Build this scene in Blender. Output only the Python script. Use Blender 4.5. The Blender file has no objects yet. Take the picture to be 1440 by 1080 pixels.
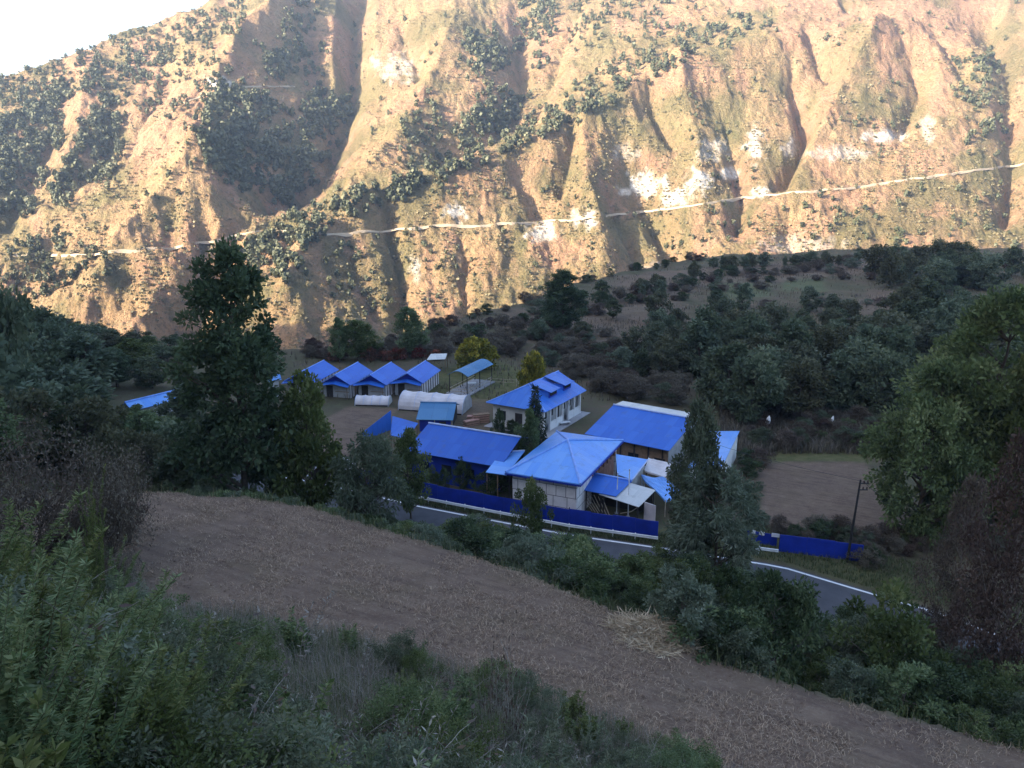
import bpy, math, random
import numpy as np
from mathutils import Vector, Matrix
R = math.radians
rng = np.random.default_rng(7)
random.seed(7)
sc = bpy.context.scene
col = sc.collection

# ------------------------------------------------------------------ survey helpers
F = 1130.0
PITCH = math.atan(300 / F)
CP, SP = math.cos(PITCH), math.sin(PITCH)
ZT = -34.0            # level of the village terrace below the eye

def ray(px, py):
    X = (px - 720) / F; Y = -(py - 540) / F
    return np.array([X, CP + Y * SP, -SP + Y * CP])
def G(px, py, z):     # surveyed plan point on a level z
    d = ray(px, py); return d * (z / d[2])
def Q(px, py, D):     # surveyed point at forward distance D
    d = ray(px, py); return d * (D / d[1])
def proj(x, y, z):
    dep = y * CP - z * SP
    up = z * CP + y * SP
    return 720 + F * x / dep, 540 - F * up / dep

# ------------------------------------------------------------------ numpy noise
def _hash(ix, iy, seed):
    h = (ix.astype(np.int64) * 374761393 + iy.astype(np.int64) * 668265263 + seed * 1442695041) & 0xffffffff
    h = ((h ^ (h >> 13)) * 1274126177) & 0xffffffff
    return ((h ^ (h >> 16)) & 0xffff) / 65535.0
def vnoise(x, y, seed=0):
    x = np.asarray(x, float); y = np.asarray(y, float)
    ix = np.floor(x); iy = np.floor(y); fx = x - ix; fy = y - iy
    fx = fx * fx * fx * (fx * (fx * 6 - 15) + 10); fy = fy * fy * fy * (fy * (fy * 6 - 15) + 10)
    a = _hash(ix, iy, seed); b = _hash(ix + 1, iy, seed); c = _hash(ix, iy + 1, seed); d = _hash(ix + 1, iy + 1, seed)
    return (a * (1 - fx) + b * fx) * (1 - fy) + (c * (1 - fx) + d * fx) * fy
def fbm(x, y, o=4, seed=0, g=.5):
    s = 0; a = 1; t = 0
    for i in range(o):
        s = s + a * (vnoise(x, y, seed + i * 17) - .5); t += a; a *= g; x = x * 2.03 + 5.1; y = y * 2.03 + 9.7
    return s / t * 2
def ridged(x, y, o=4, seed=0, g=.5):
    s = 0; a = 1; t = 0
    for i in range(o):
        s = s + a * (1 - np.abs(2 * vnoise(x, y, seed + i * 17) - 1)); t += a; a *= g; x = x * 2.03 + 5.1; y = y * 2.03 + 9.7
    return s / t
def sstep(a, b, x):
    t = np.clip((x - a) / (b - a), 0, 1); return t * t * (3 - 2 * t)
def in_poly(x, y, poly):
    ins = np.zeros(np.shape(x), bool); n = len(poly)
    for i in range(n):
        x1, y1 = poly[i][:2]; x2, y2 = poly[(i + 1) % n][:2]
        if y1 == y2: continue
        c = ((y1 > y) != (y2 > y)) & (x < (x2 - x1) * (y - y1) / (y2 - y1) + x1)
        ins ^= c
    return ins
def poly_soft(u, v, poly, e):   # blurred mask from four jittered lookups
    m = 0
    for k in range(6):
        du = fbm(u / 23., v / 23., 3, 300 + k) * e * 2.2; dv = fbm(u / 23., v / 23., 3, 400 + k) * e * 2.2
        m = m + in_poly(u + du, v + dv, poly)
    return m / 6.
def pdist_s(u, v, pl):
    d = np.full(np.shape(u), 1e9); s = np.zeros(np.shape(u)); n = len(pl) - 1
    for i, ((a, b), (c, e)) in enumerate(zip(pl[:-1], pl[1:])):
        dx, dy = c - a, e - b; L = dx * dx + dy * dy
        t = np.clip(((u - a) * dx + (v - b) * dy) / L, 0, 1)
        k = np.hypot(u - a - t * dx, v - b - t * dy); m = k < d; d = np.where(m, k, d); s = np.where(m, (i + t) / n, s)
    return d, s
def pdist(u, v, pl):
    d = np.full(np.shape(u), 1e9)
    for (a, b), (c, e) in zip(pl[:-1], pl[1:]):
        dx, dy = c - a, e - b; L = dx * dx + dy * dy
        t = np.clip(((u - a) * dx + (v - b) * dy) / L, 0, 1)
        d = np.minimum(d, np.hypot(u - a - t * dx, v - b - t * dy))
    return d

# ------------------------------------------------------------------ ground shape
TX, TY = .876, -.481
NX, NY = .481, .876
def tq(P): return P[0] * TX + P[1] * TY, P[0] * NX + P[1] * NY
def curve(pts, z):
    a = sorted(tq(G(px, py, z)) for px, py in pts)
    return np.array([p[0] for p in a]), np.array([p[1] for p in a])
E_T, E_Q = curve([(60, 688), (170, 690), (350, 702), (440, 715), (520, 740), (620, 767), (740, 805), (860, 860), (1000, 930), (1200, 990), (1440, 1052), (1700, 1110)], -21)
F_T, F_Q = curve([(-300, 700), (0, 745), (150, 800), (230, 850), (450, 890), (650, 950), (850, 1020), (1000, 1085), (1300, 1240), (1700, 1500)], -19.4)
R_T, R_Q = curve([(-400, 560), (440, 677), (590, 712), (800, 752), (940, 772), (1100, 797), (1200, 827), (1320, 862), (1500, 930), (2000, 1130)], ZT)
RW = 6.6
def Eq(t): return np.interp(t, E_T, E_Q)
def Fq(t): return np.interp(t, F_T, F_Q)
def Rq(t): return np.interp(t, R_T, R_Q)
PE_U = (np.array([-400, 0, 100, 300, 480, 640, 760, 900, 1000, 1250, 1440, 1700, 2200]) - 720) / F
PE_D = np.array([200, 175, 165, 150, 153, 183, 215, 268, 300, 345, 330, 330, 330.]) * 1.0
def plateau_edge(u): return np.interp(u, PE_U, PE_D)

def H_near(x, y):
    x = np.asarray(x, float); y = np.asarray(y, float)
    t = x * TX + y * TY; q = x * NX + y * NY
    e, f, r = Eq(t), Fq(t), Rq(t)
    s = np.clip(q / f, 0, 1)
    z = -1.7 - 17.7 * (s ** .72 * .93 + .07 * sstep(0, 1, s))
    z = np.where(q < 0, -1.7 - .45 * q, z)
    zf = -19.4 - 1.6 * np.clip((q - f) / np.maximum(e - f, 1), 0, 1)
    z = np.where(q > f, zf, z)
    w = np.clip((q - e) / np.maximum(r - RW - .8 - e, 1), 0, 1)
    zb = -21 - 13 * (.12 * sstep(0, .06, w) + .88 * w ** .9)
    z = np.where(q > e, zb, z)
    on = q > r - RW - .8
    z = np.where(on, ZT, z)
    far = q > r + 1.0
    yy = np.maximum(y, 1); u = x / yy
    # terraces on the plateau behind the village
    k = np.clip((y - 135 - 25 * u) / 24., 0, 30) + .35 * fbm(x / 40., y / 40., 2, 5)
    st = np.floor(k) + sstep(.82, 1, k - np.floor(k))
    st = np.clip(st, 0, 6)
    z = np.where(far, ZT + .5 * st * sstep(-.25, .15, u), z)
    lf = sstep(.36, .62, -u) * sstep(70, 105, y)
    z = z + np.where(q > e, 1, 0) * lf * 4 * sstep(0, 25, q - e)
    rough = .9 * fbm(x / 17., y / 17., 3, 33) * sstep(150, 220, y) + .18 * fbm(x / 3., y / 3., 3, 31) + .35 * fbm(x / 11., y / 11., 2, 37)
    flat = sstep(RW + 2.5, RW + .6, r - q) * (q < r + 1.2) + (q > r + .6) * (y < 150) * (u > -.36) * .75
    z = z + rough * (1 - np.clip(flat, 0, 1)) * np.where((q > f) & (q < e), .45, 1)
    pe = plateau_edge(u) + 6 * fbm(x / 25., y / 25., 2, 71)
    z = np.where(y > pe, z - .8 * (y - pe), z)
    return np.maximum(z, -168 + 3 * fbm(x / 60., y / 60., 3, 3))

# ---- the mountain, its spurs and gullies
def Zbase(D): return -136 + .6 * (D - 620)
_D = np.linspace(400, 2200, 4000); _V = proj(0, _D, Zbase(_D))[1]
def D_of_v(v): return np.interp(v, _V[::-1], _D[::-1])
# surveyed crest (+) and gully (-) lines: height in metres, half width, photo-survey points
LINES = [
 (40, 52, [(395, -5), (350, 60), (314, 125), (296, 200), (288, 258)]),
 (14, 60, [(300, 130), (215, 235), (140, 330), (60, 430)]),
 (28, 40, [(302, 262), (268, 290), (205, 340), (140, 415)]),
 (-50, 38, [(505, -20), (492, 60), (490, 140), (455, 220), (412, 285), (385, 318)]),
 (-20, 17, [(392, 305), (345, 375), (305, 440), (262, 495)]),
 (-22, 26, [(300, 205), (345, 215), (395, 220), (440, 225)]),
 (20, 34, [(332, 340), (262, 395), (215, 450), (190, 500)]),
 (20, 50, [(640, 30), (600, 120), (560, 200), (520, 262)]),
 (-36, 30, [(735, 40), (735, 110), (722, 160), (685, 205), (630, 245)]),
 (-22, 24, [(440, -10), (432, 50), (440, 100), (470, 150)]),
 (12, 22, [(470, -10), (462, 60), (468, 120)]),
 (-20, 24, [(95, 115), (75, 180), (45, 250), (5, 320)]),
 (-20, 22, [(165, 130), (157, 200), (130, 245), (75, 295)]),
 (12, 24, [(125, 110), (105, 200), (65, 290)]),
 (-14, 22, [(235, 90), (225, 150), (190, 215), (165, 260)]),
 (34, 62, [(405, 420), (440, 352), (500, 312), (560, 282), (640, 252), (720, 217), (790, 194), (850, 168), (900, 132), (960, 110), (1075, 72), (1180, 60), (1270, 52), (1345, 70), (1460, 60), (1600, 40)]),
 (-24, 15, [(790, 205), (808, 228), (806, 262), (784, 295)]),
 (-34, 20, [(828, 224), (876, 262), (912, 310), (945, 365), (970, 420)]),
 (-18, 15, [(715, 238), (732, 285), (758, 322)]),
 (-24, 17, [(845, 290), (876, 325), (890, 362), (880, 400)]),
 (-16, 12, [(900, 160), (922, 195), (940, 222)]),
 (-20, 14, [(985, 165), (1018, 212), (1034, 250), (1044, 290), (1035, 325)]),
 (-26, 13, [(1074, 98), (1107, 128), (1124, 168), (1135, 205), (1122, 245), (1105, 275)]),
 (-22, 12, [(1112, 85), (1142, 112), (1163, 140)]),
 (-22, 14, [(1252, 85), (1276, 108), (1290, 150), (1272, 195)]),
 (-18, 11, [(1294, 60), (1328, 98), (1352, 132)]),
 (-38, 30, [(1385, 55), (1412, 115), (1422, 180), (1432, 225), (1420, 300)]),
 (14, 22, [(1232, 58), (1195, 125), (1150, 200), (1120, 255)]),
 (12, 20, [(955, 125), (975, 200), (985, 265)]),
 (14, 20, [(822, 205), (822, 260), (850, 330), (880, 420)]),
 (-11, 14, [(470, 345), (500, 395), (528, 455)]),
 (-22, 16, [(520, 322), (550, 365), (566, 420), (562, 480)]),
 (-5, 12, [(590, 330), (606, 385), (616, 440)]),
 (-9, 9, [(640, 335), (652, 390), (660, 460)]),
 (-4, 12, [(700, 330), (712, 390), (705, 460)]),
 (-7, 12, [(775, 328), (782, 380), (770, 440)]),
 (-14, 12, [(960, 330), (975, 370), (985, 410)]),
 (-14, 14, [(1105, 300), (1110, 340), (1130, 390)]),
 (-18, 16, [(300, 345), (290, 400), (270, 450), (262, 490)]),
 (-16, 18, [(95, 330), (60, 385), (20, 430)]),
 (-18, 18, [(560, -10), (570, 60), (590, 120)]),
 (-16, 20, [(820, -10), (800, 50), (770, 110), (740, 170)]),
 (-14, 16, [(1180, -10), (1190, 30), (1230, 45)]),
]
def H_mount(x, y, detail=True):
    u = 720 + F * x / (y * CP - Zbase(y) * SP)
    v = np.interp(y, _D, _V)
    z = Zbase(y)
    dz = np.zeros_like(z)
    su = u + 9 * fbm(u / 45., v / 45., 3, 11); sv = v + 9 * fbm(u / 45., v / 45., 3, 12)
    for A, w, pl in LINES:
        pl2 = []
        for (a, b) in pl:
            D = D_of_v(b); pl2.append((a, b + A * F / D * (.8 if A > 0 else .55)))
        xs = [p[0] for p in pl2]; ys = [p[1] for p in pl2]
        m = (su > min(xs) - 5 * w) & (su < max(xs) + 5 * w) & (sv > min(ys) - 5 * w) & (sv < max(ys) + 5 * w)
        if not m.any(): continue
        d, sg = pdist_s(su[m], sv[m], pl2); fd = sstep(-.02, .45, sg) if (A < 0 and w < 25) else 1.
        dz[m] += 1.15 * A * fd * np.exp(-(np.sqrt(d * d + 4) - 2) / (w * (.85 + .5 * vnoise(su[m] / 30., sv[m] / 30., 19))))
    if detail:
        hi = sstep(90, 330, v); rt = sstep(430, 560, u)
        kk = np.interp(u, [0, 200, 420, 560, 800, 1440], [.75, .75, .3, -.15, -.5, -.55])
        us = u + kk * (v - 200) + 14 * fbm(u / 70., v / 70., 2, 90)
        dz += (ridged(us / 62., v / 170., 3, 21) - .55) * (4 - 1.8 * hi)
        dz += (ridged(us / 24., v / 62., 3, 61) - .55) * (2.2 + 1.4 * hi * rt)
        dz += fbm(u / 11., v / 13., 4, 41) * 3.2 + (ridged(us / 7., v / 11., 2, 47) - .5) * 1.7
        # small cultivated terraces, cut as real benches
        tm = sstep(.0, .35, fbm(u / 120., v / 90., 2, 55)) * (1 - hi * .6)
        zz = z + dz; k = zz / 9.; dz += tm * (np.floor(k) + sstep(.55, 1, k - np.floor(k)) - k) * 9 * .22
    z = z + dz
    # skyline: falls away behind the crest
    crest = np.interp(u, [-400, 0, 100, 200, 280, 345, 420, 560, 800, 1300, 2000], [880, 1030, 1075, 1140, 1195, 1240, 1310, 1400, 1460, 1480, 1500]) + 14 * fbm(u / 30., u * 0, 3, 8)
    z = np.where(y > crest, z - .9 * (y - crest), z)
    return z, u, v
def H(x, y): return float(H_near(np.array([x]), np.array([y]))[0])

# ------------------------------------------------------------------ materials
MATS = {}
class N:
    """small node-tree helper"""
    def __init__(s, name):
        s.m = bpy.data.materials.new(name); s.m.use_nodes = True
        s.t = s.m.node_tree; s.t.nodes.clear(); s.out = s.n('ShaderNodeOutputMaterial')
        s.geo = None
    def n(s, typ, **kw):
        o = s.t.nodes.new(typ)
        for k, v in kw.items(): setattr(o, k, v)
        return o
    def link(s, a, b): s.t.links.new(a, b)
    def pos(s):
        if s.geo is None: s.geo = s.n('ShaderNodeTexCoord').outputs['Object']
        return s.geo
    def set(s, sock, val):
        if hasattr(val, 'is_linked') or isinstance(val, bpy.types.NodeSocket): s.link(val, sock)
        elif isinstance(val, (tuple, list)) and len(val) == 3 and sock.type == 'RGBA': sock.default_value = (*val, 1)
        else: sock.default_value = val
    def noise(s, scale, detail=4, rough=.55, vec=None, stretch=None, dist=0):
        o = s.n('ShaderNodeTexNoise'); o.inputs['Scale'].default_value = scale; o.inputs['Detail'].default_value = detail
        o.inputs['Roughness'].default_value = rough; o.inputs['Distortion'].default_value = dist
        v = vec or s.pos()
        if stretch:
            mp = s.n('ShaderNodeMapping'); mp.inputs['Scale'].default_value = stretch; s.link(v, mp.inputs[0]); v = mp.outputs[0]
        s.link(v, o.inputs['Vector']); return o.outputs['Fac']
    def ramp(s, fac, a, b, ca=0., cb=1.):
        o = s.n('ShaderNodeMapRange'); o.inputs[1].default_value = a; o.inputs[2].default_value = b
        o.inputs[3].default_value = ca; o.inputs[4].default_value = cb; s.set(o.inputs[0], fac); return o.outputs[0]
    def math(s, op, a, b=0.):
        o = s.n('ShaderNodeMath', operation=op); s.set(o.inputs[0], a); s.set(o.inputs[1], b); return o.outputs[0]
    def mix(s, fac, a, b, mode='MIX'):
        o = s.n('ShaderNodeMix', data_type='RGBA', blend_type=mode); s.set(o.inputs['Factor'], fac)
        s.set(o.inputs[6], a); s.set(o.inputs[7], b); return o.outputs[2]
    def attr(s, name):
        return s.n('ShaderNodeAttribute', attribute_name=name).outputs['Fac']
    def bump(s, h, strength=.5, dist=.1):
        o = s.n('ShaderNodeBump'); o.inputs['Strength'].default_value = strength; o.inputs['Distance'].default_value = dist
        s.link(h, o.inputs['Height']); return o.outputs[0]
    def finish(s, color, rough=.8, spec=.3, metal=0., normal=None):
        b = s.n('ShaderNodeBsdfPrincipled'); s.set(b.inputs['Base Color'], color); s.set(b.inputs['Roughness'], rough)
        b.inputs['Specular IOR Level'].default_value = spec; b.inputs['Metallic'].default_value = metal
        if normal is not None: s.link(normal, b.inputs['Normal'])
        s.link(b.outputs[0], s.out.inputs['Surface']); return s.m

def plain(name, c, rough=.7, spec=.3, var=.25, scale=1.2, bump=0., metal=0.):
    k = N(name); f = k.noise(scale, 5); f2 = k.noise(scale * 7, 3)
    d = tuple(x * (1 - var) for x in c); l = tuple(min(.92, x * (1 + var)) for x in c)
    cc = k.mix(k.ramp(f, .3, .7), d, l)
    cc = k.mix(k.ramp(f2, .55, .8, 0, .35 * var * 2), cc, tuple(x * .55 for x in c))
    nb = k.bump(f2, .5, bump) if bump else None
    return k.finish(cc, rough, spec, metal, nb)
def roofmat(name, c, pale, rough=.42, seam=1.0):
    k = N(name)
    uv = k.n('ShaderNodeUVMap').outputs[0]
    sx = k.n('ShaderNodeSeparateXYZ'); k.link(uv, sx.inputs[0])
    fu = k.math('FRACT', k.math('DIVIDE', sx.outputs[0], seam)); fv = k.math('FRACT', k.math('DIVIDE', sx.outputs[1], 2.6))
    sheet = k.n('ShaderNodeTexWhiteNoise', noise_dimensions='2D')
    cx = k.n('ShaderNodeCombineXYZ'); k.link(k.math('FLOOR', k.math('DIVIDE', sx.outputs[0], seam)), cx.inputs[0]); k.link(k.math('FLOOR', k.math('DIVIDE', sx.outputs[1], 2.6)), cx.inputs[1])
    k.link(cx.outputs[0], sheet.inputs['Vector'])
    base = k.mix(k.ramp(sheet.outputs['Value'], 0, 1, 0, .45), c, pale)
    streak = k.noise(1.0, 4, .6, vec=uv, stretch=(2.2, .35, 1))
    base = k.mix(k.ramp(streak, .5, .8, 0, .3), base, pale)
    dirt = k.noise(.9, 5, .65)
    base = k.mix(k.ramp(dirt, .54, .8, 0, .42), base, (.09, .09, .10))
    base = k.mix(k.ramp(fu, .0, .035, .45, 0), base, tuple(x * .45 for x in c))
    base = k.mix(k.ramp(fv, .0, .02, .4, 0), base, tuple(x * .45 for x in c))
    w = k.n('ShaderNodeTexWave', wave_type='BANDS', bands_direction='X'); w.inputs['Scale'].default_value = 4.2; k.link(uv, w.inputs[0])
    return k.finish(base, rough, .45, 0, k.bump(w.outputs['Fac'], .35, .018))
def leafmat(name, c1, c2, c3, trans=.3):
    k = N(name); a = k.attr('var'); oi = k.n('ShaderNodeObjectInfo').outputs['Random']
    cc = k.mix(k.ramp(a, .05, .55), c1, c2); cc = k.mix(k.ramp(a, .6, 1.), cc, c3)
    h = k.n('ShaderNodeHueSaturation'); k.set(h.inputs['Hue'], k.ramp(oi, 0, 1, .475, .515)); k.set(h.inputs['Value'], k.ramp(oi, 0, 1, .75, 1.3))
    k.set(h.inputs['Saturation'], k.ramp(oi, 0, 1, 1.1, .8)); k.link(cc, h.inputs['Color']); cc = h.outputs[0]
    b = k.n('ShaderNodeBsdfPrincipled'); k.link(cc, b.inputs['Base Color']); b.inputs['Roughness'].default_value = .6; b.inputs['Specular IOR Level'].default_value = .25
    t = k.n('ShaderNodeBsdfTranslucent'); k.link(cc, t.inputs[0])
    mx = k.n('ShaderNodeMixShader'); mx.inputs[0].default_value = trans; k.link(b.outputs[0], mx.inputs[1]); k.link(t.outputs[0], mx.inputs[2])
    k.link(mx.outputs[0], k.out.inputs['Surface']); return k.m

M = MATS
M['royal'] = roofmat('royal_blue_sheet', (.010, .098, .48), (.045, .18, .62), .5)
M['royaldeep'] = roofmat('deep_royal_blue_sheet', (.008, .08, .42), (.028, .14, .54), .5)
M['azure'] = roofmat('azure_blue_sheet', (.020, .128, .54), (.08, .24, .66), .42)
M['paleblue'] = roofmat('pale_blue_sheet', (.095, .29, .76), (.23, .43, .78), .35)
M['teal'] = roofmat('teal_tarpaulin', (.05, .17, .34), (.10, .24, .42), .6, 2.0)
M['whiteroof'] = roofmat('white_weathered_and_sky_sheen_sheet', (.50, .52, .52), (.66, .66, .64), .5, .9)  # weathered white sheet; also painted sky sheen on the warehouse back slope
M['cap'] = plain('pale_ridge_metal', (.42, .50, .70), .4, .5, .15, 2)
M['capblue'] = plain('pale_blue_ridge_metal', (.17, .33, .75), .35, .5, .15, 2)
M['tarpwhite'] = plain('dirty_white_tarpaulin', (.60, .56, .57), .65, .3, .14, .8, .05)
M['whitewall'] = plain('white_limewash', (.62, .61, .58), .85, .2, .12, .7)
M['greywall'] = plain('grey_cloth_wall', (.36, .36, .36), .9, .1, .2, 1.1)
M['bluewall'] = plain('dark_blue_sheet_wall', (.008, .03, .30), .5, .4, .2, 1.5)
M['fence'] = plain('deep_blue_sheet', (.006, .028, .32), .45, .45, .25, .9)
M['dark'] = plain('dark_timber', (.045, .04, .04), .9, .1, .3, 3)  # near-black brown for posts, doors, hems and some walls
M['timber'] = plain('weathered_timber', (.22, .15, .10), .85, .2, .3, 3)
M['pink'] = plain('pink_brown_boards', (.42, .24, .19), .85, .2, .25, 2)
M['bamboo'] = plain('dry_bamboo', (.42, .35, .26), .7, .3, .25, 3)
M['glass'] = plain('dark_window_glass', (.02, .025, .03), .15, .6, .2, 1)
M['metal'] = plain('galvanised_steel', (.66, .68, .70), .4, .5, .12, 2)
M['pole'] = plain('tarred_iron', (.02, .02, .022), .5, .4, .2, 2)
M['white'] = plain('white_paint', (.78, .78, .78), .6, .3, .06, 2)
M['porcelain'] = plain('brown_porcelain', (.06, .035, .03), .25, .5, .1, 2)
M['rubber'] = plain('black_rubber', (.02, .02, .02), .8, .2, .2, 5)
M['bikered'] = plain('dark_blue_enamel', (.02, .025, .09), .3, .5, .1, 3)
M['concrete'] = plain('pale_concrete', (.34, .33, .34), .85, .2, .18, .8, .02)
M['bark'] = plain('grey_brown_bark', (.10, .08, .065), .9, .1, .35, 4, .03)
M['barkpale'] = plain('pale_twig_bark', (.22, .19, .17), .9, .1, .35, 4)
M['greenstem'] = plain('green_brown_stem', (.085, .085, .045), .85, .1, .3, 5)
M['straw'] = leafmat('dry_straw', (.26, .20, .13), (.46, .37, .24), (.68, .58, .40), .1)
M['drystem'] = leafmat('grey_dry_stem', (.16, .14, .12), (.26, .24, .20), (.36, .34, .31), .1)
M['cladding'] = None
def cladding():
    k = N('white_stone_slab_cladding'); tc = k.n('ShaderNodeUVMap').outputs[0]
    b = k.n('ShaderNodeTexBrick'); k.link(tc, b.inputs['Vector']); b.offset = .43; b.squash = .7; b.squash_frequency = 2
    for n_, v in (('Scale', 1.), ('Mortar Size', .035), ('Mortar Smooth', .2), ('Brick Width', 1.5), ('Row Height', 1.15), ('Bias', -.2)): b.inputs[n_].default_value = v
    b.inputs['Color1'].default_value = (.78, .74, .72, 1); b.inputs['Color2'].default_value = (.66, .64, .65, 1); b.inputs['Mortar'].default_value = (.12, .11, .12, 1)
    d = k.noise(1.4, 5, .6); c = k.mix(k.ramp(d, .45, .8, 0, .45), b.outputs['Color'], (.30, .27, .26))
    return k.finish(c, .8, .25, 0, k.bump(k.noise(9, 4), .4, .02))
M['cladding'] = cladding()
L_ = leafmat
M['lf_dark'] = L_('dark_broadleaf', (.022, .042, .018), (.052, .085, .034), (.115, .15, .062))
M['lf_mid'] = L_('mid_green_broadleaf', (.040, .068, .024), (.10, .145, .05), (.20, .235, .10))
M['lf_light'] = L_('light_green_broadleaf', (.055, .09, .032), (.115, .165, .058), (.22, .265, .115), .35)
M['lf_pale'] = L_('pale_yellow_green_leaf', (.075, .105, .03), (.14, .18, .055), (.24, .26, .10))
M['lf_gray'] = L_('grey_green_leaf', (.062, .088, .05), (.11, .14, .085), (.19, .22, .145))
M['lf_brown'] = L_('withered_brown_leaf', (.065, .048, .040), (.115, .085, .065), (.19, .145, .095), .2)
M['lf_purple'] = L_('dry_purple_brown_scrub', (.075, .062, .046), (.12, .10, .072), (.19, .16, .115), .2)
M['lf_yellow'] = L_('yellow_flowering_leaf', (.07, .095, .02), (.28, .25, .02), (.62, .50, .04))
M['lf_needle'] = L_('dark_needle', (.012, .026, .016), (.022, .042, .024), (.04, .066, .036), .15)
M['lf_grass'] = L_('meadow_grass', (.04, .065, .02), (.075, .10, .035), (.17, .16, .08), .25)
M['lf_hill'] = L_('far_hill_tree_leaf', (.060, .070, .038), (.095, .105, .055), (.16, .155, .085), .1)
M['lf_far'] = L_('grey_green_wood_leaf', (.052, .078, .044), (.095, .128, .07), (.18, .21, .115))
M['lf_right'] = L_('yellow_green_broadleaf', (.055, .09, .032), (.14, .19, .066), (.27, .31, .135), .36)
M['lf_weed'] = L_('mixed_green_weed', (.025, .048, .016), (.075, .12, .036), (.19, .225, .09), .3)
M['lf_far2'] = L_('olive_wood_leaf', (.06, .07, .038), (.095, .105, .055), (.15, .155, .085))
M['lf_scrub'] = L_('dry_hill_scrub', (.11, .105, .055), (.19, .165, .085), (.28, .23, .125), .1)
M['lf_red'] = L_('red_flowering_scrub', (.08, .05, .035), (.16, .06, .035), (.42, .07, .03), .2)

def ground_mat():
    k = N('hillside_ground')
    p = k.pos(); n1 = k.noise(.09, 5); n2 = k.noise(.9, 6, .65); n3 = k.noise(6, 5, .7); n4 = k.noise(22, 3, .7)
    scrub = k.mix(k.ramp(n1, .35, .65), (.075, .07, .042), (.135, .098, .072))
    scrub = k.mix(k.ramp(n2, .4, .7), scrub, (.10, .10, .055))
    soil = k.mix(k.ramp(n2, .3, .7), (.138, .093, .069), (.22, .158, .115))
    soil = k.mix(k.ramp(n3, .5, .75, 0, .8), soil, (.27, .215, .165))
    soil = k.mix(k.ramp(n4, .55, .72, 0, .75), soil, (.065, .046, .036))
    soil = k.mix(k.ramp(k.noise(.35, 4), .5, .75, 0, .5), soil, (.13, .10, .06))
    mp = k.n('ShaderNodeMapping'); mp.inputs['Rotation'].default_value = (0, 0, R(28.8)); k.link(p, mp.inputs[0])
    fur = k.noise(1., 4, .6, vec=mp.outputs[0], stretch=(.22, 2.2, 1)); soil = k.mix(k.ramp(fur, .45, .68, 0, .5), soil, (.085, .06, .048))
    soil = k.mix(k.ramp(k.noise(.12, 3), .5, .7, 0, .35), soil, (.10, .075, .068))
    grass = k.mix(k.ramp(n2, .3, .7), (.075, .085, .032), (.15, .135, .065))
    green = k.mix(k.ramp(n2, .3, .7), (.085, .10, .05), (.12, .125, .07))
    c = k.mix(k.attr('grass'), scrub, grass); c = k.mix(k.attr('green'), c, green); c = k.mix(k.attr('soil'), c, soil)
    h = k.math('ADD', k.math('MULTIPLY', n3, .6), k.math('MULTIPLY', n4, .4))
    return k.finish(c, .95, .1, 0, k.bump(h, .9, .12))
def mountain_mat():
    k = N('mountain_slope')
    n1 = k.noise(.006, 5); n2 = k.noise(.03, 6, .65); n3 = k.noise(.13, 5, .7); n4 = k.noise(.45, 4, .7)
    tan = k.mix(k.ramp(n1, .35, .65), (.375, .24, .128), (.335, .20, .118))
    tan = k.mix(k.ramp(n2, .42, .68), tan, (.43, .29, .165))
    tan = k.mix(k.ramp(k.noise(.014, 6, .65), .44, .60, 0, .85), tan, (.20, .175, .085))
    c = k.mix(k.attr('pink'), tan, k.mix(k.ramp(n2, .3, .7), (.36, .20, .125), (.43, .265, .165)))
    # cultivated contour strips
    sx = k.n('ShaderNodeSeparateXYZ'); k.link(k.pos(), sx.inputs[0])
    zz = k.math('ADD', k.math('DIVIDE', sx.outputs[2], 9.), k.math('MULTIPLY', n2, 3.5)); fr = k.math('FRACT', zz)
    c = k.mix(k.math('MULTIPLY', k.ramp(fr, .7, .9), k.ramp(k.noise(.012, 3), .52, .68, 0, .4)), c, (.20, .165, .085))
    c = k.mix(k.attr('scrub'), c, k.mix(k.ramp(n3, .35, .65), (.10, .105, .05), (.21, .17, .085)))
    c = k.mix(k.ramp(n3, .52, .66, 0, .7), c, (.15, .13, .07))
    c = k.mix(k.ramp(n4, .54, .66, 0, .65), c, (.115, .10, .055))
    c = k.mix(k.ramp(n4, .3, .42, .25, 0), c, (.50, .37, .25))
    rk = k.mix(k.ramp(n3, .35, .65), (.46, .40, .33), (.80, .74, .66))
    c = k.mix(k.math('MULTIPLY', k.attr('rock'), k.ramp(n3, .3, .5, .45, 1)), c, rk)
    h = k.math('ADD', k.math('MULTIPLY', n3, 1.), k.math('MULTIPLY', n4, .5))
    return k.finish(c, .95, .08, 0, k.bump(h, 1., 7.))
M['ground'] = ground_mat(); M['mountain'] = mountain_mat()
M['asphalt'] = plain('worn_asphalt', (.075, .075, .085), .85, .25, .2, .7, .01)
M['line'] = plain('worn_white_road_paint', (.72, .72, .72), .7, .3, .12, 1.5)
M['dust'] = plain('dusty_track', (.44, .35, .25), .95, .1, .15, .1)
M['sacking'] = plain('white_plastic_sacking', (.72, .72, .74), .6, .3, .1, 3)

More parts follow.
